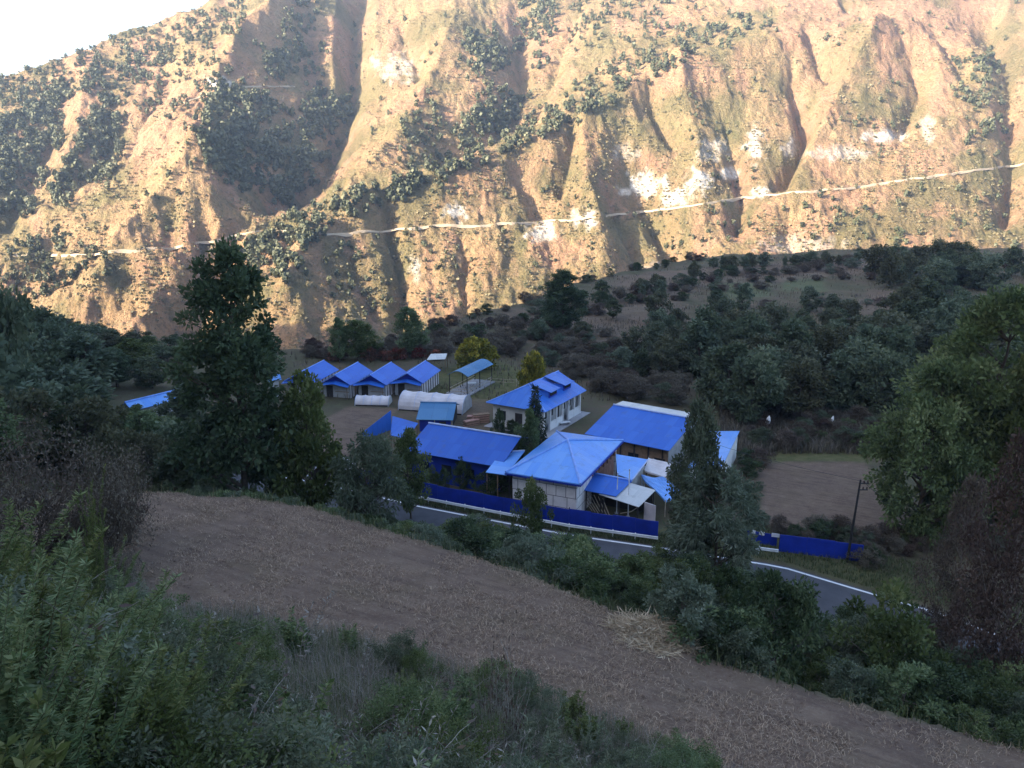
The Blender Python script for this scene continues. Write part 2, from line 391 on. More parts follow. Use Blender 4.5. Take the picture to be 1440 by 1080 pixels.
# ------------------------------------------------------------------ object helpers
def link(o): col.objects.link(o); return o
def tag(o, label=None, cat=None, group=None, kind=None):
    if label: o['label'] = label
    if cat: o['category'] = cat
    if group: o['group'] = group
    if kind: o['kind'] = kind
    return o
def thing(name, label, cat, loc, rz=0., group=None):
    o = bpy.data.objects.new(name, None); o.location = loc; o.rotation_euler = (0, 0, rz); o.empty_display_size = .3
    link(o); return tag(o, label, cat, group)
def npmesh(name, verts, faces, mat, attrs=None, smooth=False):
    """faces: (n,3) or (n,4) int array"""
    me = bpy.data.meshes.new(name); nv = len(verts); nf, k = faces.shape
    me.vertices.add(nv); me.vertices.foreach_set('co', np.ascontiguousarray(verts, np.float32).ravel())
    me.loops.add(nf * k); me.loops.foreach_set('vertex_index', np.ascontiguousarray(faces, np.int32).ravel())
    me.polygons.add(nf); me.polygons.foreach_set('loop_start', np.arange(0, nf * k, k, dtype=np.int32))
    me.polygons.foreach_set('loop_total', np.full(nf, k, np.int32))
    if smooth: me.polygons.foreach_set('use_smooth', np.ones(nf, bool))
    me.update(calc_edges=True)
    for a, vals in (attrs or {}).items():
        at = me.attributes.new(a, 'FLOAT', 'POINT'); at.data.foreach_set('value', np.ascontiguousarray(vals, np.float32).ravel())
    me.materials.append(mat); return me
def obj(name, me, parent=None):
    o = bpy.data.objects.new(name, me); link(o)
    if parent: o.parent = parent
    return o
class MB:
    """collects solid pieces of one part (one mesh)"""
    def __init__(s): s.v = []; s.f = []; s.uv = []
    def face(s, pts, uv=None):
        b = len(s.v); s.v += [tuple(map(float, p)) for p in pts]; s.f.append(list(range(b, b + len(pts))))
        if uv is None:
            p0 = Vector(pts[0]); e = (Vector(pts[1]) - p0).normalized(); n = e.cross(Vector(pts[-1]) - p0)
            w = (n.cross(e)).normalized() if n.length > 1e-9 else Vector((0, 0, 1))
            uv = [((Vector(p) - p0).dot(e), (Vector(p) - p0).dot(w)) for p in pts]
        s.uv += uv
    def slab(s, pts, th=.06):
        top = [Vector(p) for p in pts]; n = (top[1] - top[0]).cross(top[-1] - top[0]).normalized()
        if n.z < 0: top.reverse(); n = -n
        bot = [p - n * th for p in top]; s.face(top); s.face(bot[::-1])
        k = len(top)
        for i in range(k): s.face([top[i], bot[i], bot[(i + 1) % k], top[(i + 1) % k]])
    def box(s, x0, x1, y0, y1, z0, z1):
        p = [(x0, y0), (x1, y0), (x1, y1), (x0, y1)]; s.prism(p, z0, z1)
    def prism(s, p, z0, z1):
        k = len(p); s.face([(a, b, z1) for a, b in p]); s.face([(a, b, z0) for a, b in p][::-1])
        for i in range(k):
            a, b = p[i], p[(i + 1) % k]; s.face([(*a, z0), (*b, z0), (*b, z1), (*a, z1)])
    def wallpoly(s, pts, nrm, th):   # vertical polygon pushed back by th along -nrm
        n = Vector(nrm); A = [Vector(p) for p in pts]; B_ = [p - n * th for p in A]; s.face(A); s.face(B_[::-1]); k = len(A)
        for i in range(k): s.face([A[i], B_[i], B_[(i + 1) % k], A[(i + 1) % k]])
    def tube(s, pts, r, n=8):
        pts = [Vector(p) for p in pts]; rs = r if isinstance(r, (list, tuple)) else [r] * len(pts); rings = []
        for i, p in enumerate(pts):
            d = (pts[min(i + 1, len(pts) - 1)] - pts[max(i - 1, 0)]).normalized()
            a = d.orthogonal().normalized(); b = d.cross(a)
            rings.append([p + (a * math.cos(2 * math.pi * j / n) + b * math.sin(2 * math.pi * j / n)) * rs[i] for j in range(n)])
        for A, B_ in zip(rings[:-1], rings[1:]):
            for j in range(n): s.face([A[j], A[(j + 1) % n], B_[(j + 1) % n], B_[j]])
        s.face(rings[0][::-1]); s.face(rings[-1])
    def build(s, name, mat, parent=None, off=None):
        me = bpy.data.meshes.new(name); v = s.v
        if off is not None: v = [(a - off[0], b - off[1], c - off[2]) for a, b, c in v]
        me.from_pydata(v, [], s.f); uvl = me.uv_layers.new(name='UVMap')
        uvl.data.foreach_set('uv', [c for p in s.uv for c in p]); me.materials.append(mat)
        o = obj(name, me, parent); return o

# ------------------------------------------------------------------ terrain sheets
def grid_faces(nr, nc):
    i = np.arange(nr - 1)[:, None] * nc + np.arange(nc - 1)[None, :]
    return np.stack([i, i + 1, i + nc + 1, i + nc], -1).reshape(-1, 4)

YJ = 430.0
def build_ground():
    U = np.linspace(-1.15, 1.15, 620); Y = np.concatenate([np.geomspace(1.5, 60, 250), np.geomspace(60, YJ, 330)[1:]])
    uu, yy = np.meshgrid(U, Y); x = uu * yy
    z = H_near(x, yy)
    t = x * TX + yy * TY; q = x * NX + yy * NY; e, f, r = Eq(t), Fq(t), Rq(t)
    nz = 1.3 * fbm(x / 5., yy / 5., 3, 88)
    soil = sstep(-.6, .6, q - f + nz * .8) * sstep(.5, -.5, q - e + nz * .3) * sstep(-49.5, -46.5, t + nz)
    def pl(*pts): return [G(a, b, ZT) for a, b in pts]
    def patch(poly, s):
        m = 0
        for k in range(5):
            m = m + in_poly(x + s * fbm(x / 4., yy / 4., 2, 500 + k), yy + s * fbm(x / 4., yy / 4., 2, 600 + k), poly)
        return m / 5.
    soil = np.maximum(soil, patch(pl((488, 572), (562, 575), (520, 610), (500, 640), (410, 650), (440, 600)), .8))
    soil = np.maximum(soil, patch(pl((1062, 650), (1215, 652), (1290, 745), (1230, 770), (1075, 742)), 1.))
    court = patch(pl((560, 560), (690, 560), (690, 610), (820, 610), (800, 660), (600, 620)), 1.)
    soil = np.maximum(soil, court * .55)
    for a in (((700, 440), (900, 420), (960, 470), (700, 470)), ((860, 400), (1010, 385), (1240, 370), (1250, 395), (1000, 410), (900, 440)), ((905, 425), (945, 412), (965, 445), (900, 450)), ((1220, 415), (1280, 420), (1270, 470), (1190, 470)), ((840, 470), (960, 460), (930, 500), (830, 500))):
        soil = np.maximum(soil, patch(pl(*a), 3.) * .65)
    grass = patch(pl((600, 530), (680, 500), (760, 530), (690, 565), (600, 560)), 1.)
    grass = np.maximum(grass, patch(pl((1040, 600), (1215, 590), (1225, 652), (1060, 650)), 1.5))
    grass = np.maximum(grass, sstep(-2, 1, q - e) * sstep(r - 4, r - 8, q) * .5)
    grass = np.maximum(grass, sstep(.5, 1.2, q - r) * sstep(6, 3, q - r) * .8)
    green = patch(pl((1005, 403), (1080, 402), (1085, 425), (1000, 428)), 2.) + patch(pl((1100, 398), (1155, 398), (1162, 416), (1098, 416)), 2.)
    green = green + .8 * patch(pl((395, 650), (440, 640), (420, 690), (380, 690)), 2.)
    me = npmesh('ground', np.stack([x, yy, z], -1).reshape(-1, 3), grid_faces(len(Y), len(U)), M['ground'], {'soil': np.clip(soil, 0, 1), 'grass': np.clip(grass, 0, 1), 'green': np.clip(green, 0, 1)}, True)
    tag(obj('ground', me), kind='structure')
build_ground()

MT = {}
def build_mountain():
    U = np.linspace(-.95, .95, 1150); Y = np.concatenate([np.linspace(YJ, 560, 20), np.linspace(560, 1540, 560)[1:]])
    uu, yy = np.meshgrid(U, Y); x = uu * yy
    z, pu, pv = H_mount(x, yy)
    zn = H_near(x, yy); z = np.maximum(z, zn * 1.0)
    wj = sstep(YJ, YJ + 60, yy); z = zn * (1 - wj) + z * wj
    au, av = proj(x, yy, z)           # where the displaced slope really lies in the survey
    nz = fbm(pu / 40., pv / 40., 4, 91)
    rock = np.zeros_like(z)
    for (cx, cy, rx, ry, w) in ((640, 298, 16, 12, 1.), (905, 262, 30, 16, 1.), (945, 276, 22, 12, 1.), (985, 255, 20, 18, 1.), (760, 325, 20, 12, .9), (822, 308, 16, 12, .9), (1060, 205, 14, 22, .8), (1070, 268, 14, 8, 1.), (1025, 245, 16, 12, .9), (1240, 192, 26, 8, .9), (1110, 210, 10, 14, .7), (1185, 215, 40, 10, .5), (1000, 210, 20, 14, .5), (585, 372, 10, 18, .6), (880, 215, 16, 10, .4), (1130, 345, 60, 14, .35), (306, 118, 16, 10, .9), (1305, 180, 10, 20, .5), (555, 95, 30, 18, .5), (940, 380, 40, 10, .4), (705, 450, 22, 6, .6), (250, 492, 16, 6, .6)):
        d = np.hypot((au - cx) / rx, (av - cy) / ry); rock = np.maximum(rock, w * sstep(1.25, .5, d + .9 * fbm(au / 9., av / 9., 3, 123)))
    pink = np.clip(sstep(.0, .5, nz + .45 * np.exp(-((au - 1250) / 260.) ** 2 - ((av - 10) / 40.) ** 2) * 2 + .4 * np.exp(-((au - 190) / 160.) ** 2 - ((av - 140) / 70.) ** 2)), 0, 1)
    scrub = np.clip(sstep(.08, .5, fbm(pu / 60., pv / 45., 4, 133)) + .8 * sstep(.25, .6, fbm(pu / 16., pv / 20., 3, 143)) * sstep(200, 300, pv), 0, 1) * .8
    me = npmesh('mountain', np.stack([x, yy, z], -1).reshape(-1, 3), grid_faces(len(Y), len(U)), M['mountain'], {'rock': rock, 'pink': pink, 'scrub': scrub}, True)
    tag(obj('mountain', me), kind='structure')
    MT.update(x=x, y=yy, z=z, au=au, av=av, U=U, Y=Y)
build_mountain()

# fast look-up: survey picture point -> place on the displaced mountain (front-most)
_cell = {}
_ai = np.round(MT['au'] / 4).astype(int).ravel(); _bi = np.round(MT['av'] / 4).astype(int).ravel()
for idx in range(len(_ai) - 1, -1, -1):
    if -60 < _ai[idx] < 440 and -30 < _bi[idx] < 140: _cell[(_ai[idx], _bi[idx])] = idx
_MX, _MY, _MZ = MT['x'].ravel(), MT['y'].ravel(), MT['z'].ravel()
def on_mountain(u, v):
    a, b = int(round(u / 4)), int(round(v / 4))
    for dv in (0, 1, -1, 2, -2, 3, -3, 4, -4):
        i = _cell.get((a, b + dv))
        if i is not None: return Vector((_MX[i], _MY[i], _MZ[i]))
    return None

# ---- the high ridge behind the viewer: it keeps the sun off the village
SUN_EL = R(22.0); SH = (-.87, -.49)
def build_hill_behind():
    hx, hy = np.array(SH) / np.hypot(*SH); tx, ty = -hy, hx   # t: along the ridge (forward-left = negative)
    S = np.linspace(-900, 900, 181); A = np.linspace(12, 760, 110)
    ss, aa = np.meshgrid(S, A)
    x = hx * aa - tx * 0 + (.49) * ss; y = hy * aa + (-.87) * ss
    crest = np.interp(ss, [-900, -690, -620, -574, -520, -461, -380, -205, 0, 900], [-60, 10, 85, 135, 225, 318, 345, 345, 330, 330])
    a0 = np.interp(ss, [-900, -200, -40, 60, 900], [130, 120, 30, 6, 6])
    zl = np.interp(ss, [-900, -300, -40, 40, 900], [-140, -60, -10, -4, -4])
    k = np.clip((aa - a0) / (350 - a0), 0, 1)
    z = zl + (crest - zl) * (k ** .92) - np.where(aa > 350, .7 * (aa - 350), 0)
    z = z + 7 * fbm(x / 50., y / 50., 4, 7) * sstep(30, 120, aa)
    me = npmesh('hillside', np.stack([x, y, z], -1).reshape(-1, 3), grid_faces(len(A), len(S)), M['ground'], {'grass': np.full(z.shape, .4)}, True)
    tag(obj('hillside', me), kind='structure')
build_hill_behind()

# ---- road with painted edge line, forecourt
def strip(name, pts, mat, th, kind='structure', label=None):
    """pts: list of (left xyz, right xyz)"""
    m = MB()
    for (a, b), (c, d) in zip(pts[:-1], pts[1:]):
        m.face([a, b, d, c])
    o = m.build(name, mat); tag(o, kind=kind); return o
def road():
    T = np.linspace(-95, 60, 90); road_, line_, line2 = [], [], []
    for t in T:
        r = float(Rq(t)); 
        def P(q, z): return (TX * t + NX * q, TY * t + NY * q, z)
        road_.append((P(r + .35, ZT + .03), P(r - RW, ZT + .03)))
        line_.append((P(r + .10, ZT + .034), P(r - .16, ZT + .034)))
        line2.append((P(r - RW + .45, ZT + .034), P(r - RW + .28, ZT + .034)))
    strip('road', road_, M['asphalt'], 0)
    strip('road_edge_line', line_, M['line'], 0); strip('road_edge_line', line2, M['line'], 0)
road()
fc = MB(); fc.face([tuple(G(a, b, ZT) + np.array([0, 0, .026])) for a, b in ((430, 672), (505, 690), (500, 652), (474, 636), (440, 650))])
tag(fc.build('forecourt', M['concrete']), kind='structure')

# ---- road cut across the mountain, and a higher track
def ledge(name, uv, width, mat, face_mat=None):
    pts = []
    for (a, b), (c, d) in zip(uv[:-1], uv[1:]):
        n = max(2, int(abs(c - a) / 5))
        for k in range(n):
            w = k / n; p = on_mountain(a + (c - a) * w, b + (d - b) * w)
            if p: pts.append(p)
    P = np.array([tuple(p) for p in pts])
    for _ in range(3): P[1:-1] = .25 * P[:-2] + .5 * P[1:-1] + .25 * P[2:]
    m = MB()
    inn = [Vector(p) + Vector((0, 1.5, .5)) for p in P]; out = [Vector(p) + Vector((0, -width, .3)) for p in P]; foot = [Vector(p) + Vector((0, -width - 1., -1. - 2. * abs(fbm(np.array([p[0] / 20.]), np.array([0.]), 2, 4)[0]) )) for p in P]
    for i in range(len(P) - 1):
        m.face([inn[i], out[i], out[i + 1], inn[i + 1]]); m.face([out[i], foot[i], foot[i + 1], out[i + 1]])
    return tag(m.build(name, mat), kind='structure')
ledge('mountain_road', [(20, 356), (90, 358), (170, 352), (250, 346), (310, 336), (360, 323), (410, 322), (470, 328), (540, 323), (600, 318), (640, 317), (700, 314), (760, 310), (830, 305), (900, 297), (990, 285), (1080, 272), (1200, 262), (1280, 250), (1360, 240), (1460, 226)], 1.5, M['dust'])
ledge('mountain_track', [(255, 146), (285, 132), (310, 124), (360, 118), (420, 122)], 1.4, M['dust'])

# ------------------------------------------------------------------ air, sky, sun, camera
EXPO = 1.98
def light():
    w = bpy.data.worlds.new('World'); sc.world = w; w.use_nodes = True; nt = w.node_tree
    bg = nt.nodes['Background']; sky = nt.nodes.new('ShaderNodeTexSky'); sky.sky_type = 'NISHITA'; sky.sun_disc = False
    sky.sun_elevation = SUN_EL; sky.sun_rotation = math.atan2(SH[0], SH[1]); sky.altitude = 1500; sky.air_density = 1.; sky.dust_density = 9.; sky.ozone_density = 1.
    nt.links.new(sky.outputs[0], bg.inputs[0]); bg.inputs[1].default_value = .15
    s = bpy.data.lights.new('sun', 'SUN'); s.energy = 5.0; s.angle = R(.5); s.color = (1., .87, .67)
    so = bpy.data.objects.new('sun', s); link(so)
    d = Vector((SH[0], SH[1], 0)).normalized() * math.cos(SUN_EL) + Vector((0, 0, math.sin(SUN_EL)))
    so.rotation_euler = d.to_track_quat('Z', 'Y').to_euler(); so.location = d * 300
    cam = bpy.data.cameras.new('camera'); co = bpy.data.objects.new('camera', cam); link(co)
    cam.sensor_width = 36; cam.lens = 36 * F / 1440; cam.clip_end = 8000; cam.clip_start = .2
    co.location = (0, 0, 0); co.rotation_euler = (math.pi / 2 - PITCH, 0, 0); sc.camera = co
    vs = sc.view_settings; vs.view_transform = 'Standard'; vs.look = 'None'; vs.gamma = 1; vs.exposure = EXPO; vs.use_curve_mapping = False
light()
def haze(density):
    m = MB(); m.box(-2400, 2400, -1400, 2300, -176, 470)
    k = bpy.data.materials.new('thin_mountain_air'); k.use_nodes = True; nt = k.node_tree; nt.nodes.clear()
    o = nt.nodes.new('ShaderNodeOutputMaterial'); v = nt.nodes.new('ShaderNodeVolumePrincipled')
    v.inputs['Density'].default_value = density; v.inputs['Color'].default_value = (.58, .74, 1., 1); v.inputs['Anisotropy'].default_value = .2
    nt.links.new(v.outputs[0], o.inputs['Volume'])
    tag(m.build('haze', k), kind='stuff')
HAZE = 0.00015
if HAZE: haze(HAZE)
cy = sc.cycles
cy.use_denoising = True; cy.max_bounces = 5; cy.diffuse_bounces = 3; cy.glossy_bounces = 2; cy.transmission_bounces = 3; cy.volume_bounces = 0; cy.transparent_max_bounces = 4
try: cy.denoiser = 'OPENIMAGEDENOISE'
except Exception: pass

# ------------------------------------------------------------------ the blue-roofed village
def V3(a): return Vector((float(a[0]), float(a[1]), float(a[2])))
def frame(S, Ex, Wx, z):
    S_, E_, W_ = V3(G(*S, z)), V3(G(*Ex, z)), V3(G(*Wx, z))
    d = E_ - S_; rz = math.atan2(d.y, d.x); n = Vector((-math.sin(rz), math.cos(rz), 0))
    return S_, rz, d.length, (W_ - S_).dot(n)
def part(mb, name, mat, parent, label=None):
    o = mb.build(name, mat, parent)
    if label: o['label'] = label
    return o

# ---- main house by the road: white slab-clad walls, pyramid roof
def main_house():
    ze = -29.8; S_, rz, L, W = frame((816, 681), (876, 619), (713, 662), ze)
    t = thing('house', 'white slab-clad house under a pale blue pyramid roof, right behind the long roadside fence', 'house', (S_.x, S_.y, ZT), rz)
    he = ze - ZT; o = .55; ap = he + 1.75; A = (L * .5, W * .5, ap)
    c = [(0, 0, he), (L, 0, he), (L, W, he), (0, W, he)]
    m = MB()
    for i in range(4): m.face([c[i], c[(i + 1) % 4], A])
    m.face([(x, y, he - .10) for x, y, _ in c][::-1])
    for i in range(4):
        a, b = c[i], c[(i + 1) % 4]; m.face([a, (a[0], a[1], he - .1), (b[0], b[1], he - .1), b])
    rf = part(m, 'roof', M['paleblue'], t)
    for i in range(4):
        m = MB(); m.tube([(c[i][0], c[i][1], he + .03), (A[0], A[1], ap + .03)], .12, 6); part(m, 'ridge_cap', M['capblue'], rf)
    m = MB()   # stone-clad front and side walls
    m.wallpoly([(o, W - o, 0), (o, o, 0), (o, o, he - .12), (o, W - o, he - .12)], (-1, 0, 0), .25)
    m.wallpoly([(L - o, o, 0), (L - o, W - o, 0), (L - o, W - o, he - .12), (L - o, o, he - .12)], (1, 0, 0), .25)
    m.wallpoly([(L - o - .26, W - o, 0), (o + .26, W - o, 0), (o + .26, W - o, he - .12), (L - o - .26, W - o, he - .12)], (0, 1, 0), .25)
    m.wallpoly([(o + .26, o, 0), (L * .36, o, 0), (L * .36, o, he - .12), (o + .26, o, he - .12)], (0, -1, 0), .25)
    part(m, 'wall', M['cladding'], t)
    m = MB(); m.wallpoly([(L * .36 + .01, o + .2, 0), (L - o - .27, o + .2, 0), (L - o - .27, o + .2, he - 1.6), (L * .36 + .01, o + .2, he - 1.6)], (0, -1, 0), .2); part(m, 'boarded_wall', M['pink'], t, 'pink brown boarded verandah wall')
    m = MB(); m.wallpoly([(L * .36 + .02, o + 1.4, he - 1.6), (L - o - .28, o + 1.4, he - 1.6), (L - o - .28, o + 1.4, he - .2), (L * .36 + .02, o + 1.4, he - .2)], (0, -1, 0), .1); part(m, 'window', M['glass'], t)
    for k in range(7):
        m = MB(); x = L * .38 + k * (L * .57) / 6.3; m.box(x, x + .16, o - .02, o + .14, he - 1.62, he - .12); part(m, 'post', M['pink'], t)
    m = MB(); m.box(-.06, .02, -.06, W + .06, he - .26, he - .11); m.box(-.06, L, -.08, 0, he - .26, he - .11); part(m, 'fascia', M['bluewall'], t)
    m = MB(); m.tube([(.3, W - .3, 0), (.3, W - .3, he - .12)], .05); part(m, 'downpipe', M['pole'], t)
    # low porch roof on the west corner
    pz = -30.15
    P4 = [G(683, 664, pz - .35), G(705, 636, pz), G(738, 634, pz), G(712, 668, pz - .35)]
    iv = (Matrix.Translation((S_.x, S_.y, ZT)) @ Matrix.Rotation(rz, 4, 'Z')).inverted()
    P4 = [iv @ V3(p) for p in P4]
    m = MB(); m.slab(P4, .07); part(m, 'porch_roof', M['paleblue'], t)
    m = MB(); m.tube([P4[1] + Vector((0, 0, .05)), P4[2] + Vector((0, 0, .05))], .09, 6); part(m, 'porch_ridge_cap', M['cap'], t)
    for a in (P4[0], P4[1], P4[0].lerp(P4[3], .55)):
        m = MB(); c0 = P4[0].lerp(P4[2], .5); b = a.lerp(c0, .06); m.tube([(b.x, b.y, 0), (b.x, b.y, a.z - .02)], .06, 6); part(m, 'porch_post', M['timber'], t)
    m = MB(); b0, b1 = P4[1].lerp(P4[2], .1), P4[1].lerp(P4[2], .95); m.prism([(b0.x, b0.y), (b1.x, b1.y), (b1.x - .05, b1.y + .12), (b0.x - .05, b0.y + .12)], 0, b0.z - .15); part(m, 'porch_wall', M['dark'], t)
main_house()

def gable(name, label, cat, eaveL, eaveR, ridgeL, ridgeR, ze, zr, front_mat, roof, back=None, cap='cap', over=.5, ext=0., win=0, back_drop=None, zg=ZT, rm2=None):
    """a gabled shed from its front eave and ridge; x runs along the eave, y back"""
    a, b = V3(G(*eaveL, ze)), V3(G(*eaveR, ze)); c, d = V3(G(*ridgeL, zr)), V3(G(*ridgeR, zr))
    e = (b - a); rz = math.atan2(e.y, e.x); L = math.hypot(e.x, e.y) + ext; n = Vector((-math.sin(rz), math.cos(rz), 0))
    Dp = ((c + d) / 2 - (a + b) / 2).dot(n); B = back if back else Dp
    t = thing(name, label, cat, (a.x, a.y, zg), rz); he, hr = ze - zg, zr - zg; hb = he if back_drop is None else hr - back_drop
    m = MB(); m.slab([(0, 0, he), (L, 0, he), (L, Dp, hr), (0, Dp, hr)], .06); rf = part(m, 'roof', M[roof], t)
    m = MB(); m.slab([(0, Dp + .004, hr), (L, Dp + .004, hr), (L, Dp + B, hb), (0, Dp + B, hb)], .06); part(m, 'back_roof', M[rm2 or roof], t)
    m = MB(); m.tube([(-.02, Dp, hr + .04), (L + .02, Dp, hr + .04)], .13, 6); part(m, 'ridge_cap', M[cap], rf)
    o = over; sl = (hr - he) / Dp
    m = MB(); hw = he + o * sl - .1
    m.wallpoly([(.4, o, 0), (L - .4, o, 0), (L - .4, o, hw), (.4, o, hw)], (0, -1, 0), .15)
    part(m, 'front_wall', M[front_mat], t)
    m = MB(); sb = (hr - hb) / B; hbw = hb + o * sb - .1
    for x, nx in ((.4, -1), (L - .4, 1)):
        m = MB(); pts = [(x, o + .16, 0), (x, Dp + B - o, 0), (x, Dp + B - o, hbw), (x, Dp, hr - .12), (x, o + .16, hw)]
        m.wallpoly(pts if nx < 0 else pts, (nx, 0, 0), .15)
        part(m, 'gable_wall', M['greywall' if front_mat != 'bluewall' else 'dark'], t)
    for k in range(win):
        x = 1.2 + (L - 3.2) * k / max(1, win - 1); m = MB(); m.box(x, x + 1.1, o - .05, o + .02, he * .35, he * .72); w = part(m, 'window', M['glass'], t)
        m = MB(); m.box(x - .08, x + 1.18, o - .08, o - .02, he * .35 - .1, he * .35 - .01); part(m, 'sill', M['timber'], w)
    return t, L, Dp, he, hr
t, L, Dp, he, hr = gable('long_shed', 'long low royal blue shed with a pale ridge, left of the white house', 'shed', (570, 634), (686, 654), (585, 592), (731, 615), -30.6, -28.8, 'bluewall', 'royaldeep', ext=1.5, over=.6)
for k in range(4):
    m = MB(); x = 1.5 + k * 2.9; m.box(x, x + 1.2, .5, .58, 1.2, 2.3); part(m, 'window', M['glass'], t)
t, L, Dp, he, hr = gable('warehouse', 'big royal blue sheet roofed warehouse, back slope whitened like sky sheen, behind the white house', 'warehouse', (822, 610), (941, 634), (838, 570), (955, 580), -30.4, -28.6, 'timber', 'royal', back=2.6, back_drop=.12, over=.7, rm2='whiteroof')  # back slope coloured whitish to stand in for reflected sky
for k in range(6):
    m = MB(); x = .9 + k * (L - 2) / 5; m.box(x, x + .16, .55, .68, 0, he); part(m, 'post', M['dark'], t)
for k in range(3):
    m = MB(); x = 2.2 + k * 3.3; m.box(x, x + 1.3, .62, .69, .9, 2.2); part(m, 'window', M['glass'], t)

# ---- small blue lean-to and upright blue sheets at the west end of the long shed
def west_bits():
    z = -30.4
    P4 = [V3(p) for p in (G(549, 612, z - .5), G(571, 617, z - .6), G(588, 595, z + .2), G(552, 585, z + .5))]
    b = P4[0]; t = thing('lean_to', 'small bright blue lean-to roof against the left end of the long blue shed', 'lean-to', (b.x, b.y, ZT))
    off = Vector((b.x, b.y, ZT)); Q4 = [p - off for p in P4]
    m = MB(); m.slab(Q4, .06); part(m, 'roof', M['royal'], t)
    for p in Q4:
        m = MB(); c0 = sum(Q4, Vector()) / 4; p2 = p.lerp(c0, .06); m.tube([(p2.x, p2.y, 0), (p2.x, p2.y, p2.z - .04)], .06, 6); part(m, 'post', M['timber'], t)
    a, c = V3(G(511, 620, ZT)), V3(G(551, 604, ZT)); n = 6
    t = thing('sheet_screen', 'slanting bright blue sheet screen between the brown plot and the lean-to', 'screen', a)
    d = (c - a); nn = Vector((-d.y, d.x, 0)).normalized() * .05
    for k in range(n):
        p, q = d * (k / n), d * ((k + .985) / n); h0 = 1.2 + 1.5 * k / n; h1 = 1.2 + 1.5 * (k + 1) / n
        m = MB(); m.face([p, q, q + Vector((0, 0, h1)), p + Vector((0, 0, h0))]); m.face([p + nn, p + nn + Vector((0, 0, h0)), q + nn + Vector((0, 0, h1)), q + nn])
        m.face([p + Vector((0, 0, h0)), q + Vector((0, 0, h1)), q + nn + Vector((0, 0, h1)), p + nn + Vector((0, 0, h0))]); part(m, 'panel', M['royal'], t)
        m = MB(); m.tube([p + nn * 2, p + nn * 2 + Vector((0, 0, h0 + .1))], .04, 6); part(m, 'post', M['timber'], t)
west_bits()

# ---- row of four sheds at the back
def make_shed():
    t = thing('hut', 'x', 'hut', (0, 0, 0)); W, L, he, hr = 4.5, 8.4, 2.4, 3.75; o = .35
    m = MB(); m.slab([(-o, -.5, he - .15), (W / 2, -.5, hr), (W / 2, L, hr), (-o, L, he - .15)], .05); m.slab([(W / 2 + .003, -.5, hr), (W + o, -.5, he - .15), (W + o, L, he - .15), (W / 2 + .003, L, hr)], .05); rf = part(m, 'roof', M['royal'], t)
    m = MB(); m.tube([(W / 2, -.52, hr + .02), (W / 2, L + .02, hr + .02)], .07, 6); part(m, 'ridge_cap', M['capblue'], rf)
    m = MB(); m.tube([(-o, -.52, he - .14), (W / 2, -.52, hr + .01)], .06, 5); part(m, 'barge_board', M['capblue'], rf)
    m = MB(); m.wallpoly([(0, 0, 0), (W, 0, 0), (W, 0, he - .12), (0, 0, he - .12)], (0, -1, 0), .08); part(m, 'front_wall', M['greywall'], t)
    m = MB(); m.wallpoly([(0, .01, he - .11), (W, .01, he - .11), (W / 2, .01, hr - .12)], (0, -1, 0), .06); part(m, 'gable_wall', M['bluewall'], t)
    m = MB(); m.wallpoly([(0, L - .2, 0), (0, .09, 0), (0, .09, he - .14), (0, L - .2, he - .14)], (-1, 0, 0), .08)
    m.wallpoly([(W, .09, 0), (W, L - .2, 0), (W, L - .2, he - .14), (W, .09, he - .14)], (1, 0, 0), .08); part(m, 'side_wall', M['tarpwhite'], t)
    for k in range(7):
        m = MB(); y = .5 + k * 1.15; m.box(W + .004, W + .06, y, y + .16, .05, he - .2); part(m, 'post', M['dark'], t)
    m = MB(); m.slab([(-o - .15, -1.1, he - .38), (W / 2 - .1, -1.1, he + .05), (W / 2 - .1, -.05, he + .32), (-o - .15, -.05, he - .1)], .05); m.slab([(W / 2 - .097, -1.1, he + .05), (W + .1, -1.1, he - .38), (W + .1, -.05, he - .1), (W / 2 - .097, -.05, he + .32)], .05); part(m, 'awning', M['royal'], t)
    m = MB(); m.box(W * .12, W * .36, -.05, .01, 0, 1.9); part(m, 'door', M['dark'], t)
    for x in (.02, W - .1):
        m = MB(); m.tube([(x, -1.0, 0), (x, -1.0, he - .3)], .05, 6); part(m, 'awning_post', M['timber'], t)
    m = MB(); m.box(W * .45, W * .95, -.04, .01, .95, 1.05); m.box(.1, W * .95, -.04, .01, 1.98, 2.04); part(m, 'rail', M['timber'], t)
    return t
def copy_tree(o, parent=None):
    c = o.copy(); col.objects.link(c)
    if parent: c.parent = parent
    for ch in [x for x in o.children]: copy_tree(ch, c)
    return c
shed0 = make_shed()
for i, (px, py, lab) in enumerate([(555, 534.5, 'blue gabled hut with bright white striped side, nearest the pale canvas tunnel'), (503.5, 537, 'blue gabled hut next left of the hut with the white striped side'), (454, 537, 'blue gabled hut just right of the end hut half hidden by leaves'), (404, 534, 'end hut of the blue row, its lower part hidden by the leafy tree')]):
    o = shed0 if i == 0 else copy_tree(shed0)
    p = G(px, py, -31.6); o.location = (p[0], p[1], ZT); o.rotation_euler = (0, 0, R(-13)); o['label'] = lab; o['group'] = 'row of blue gabled huts'

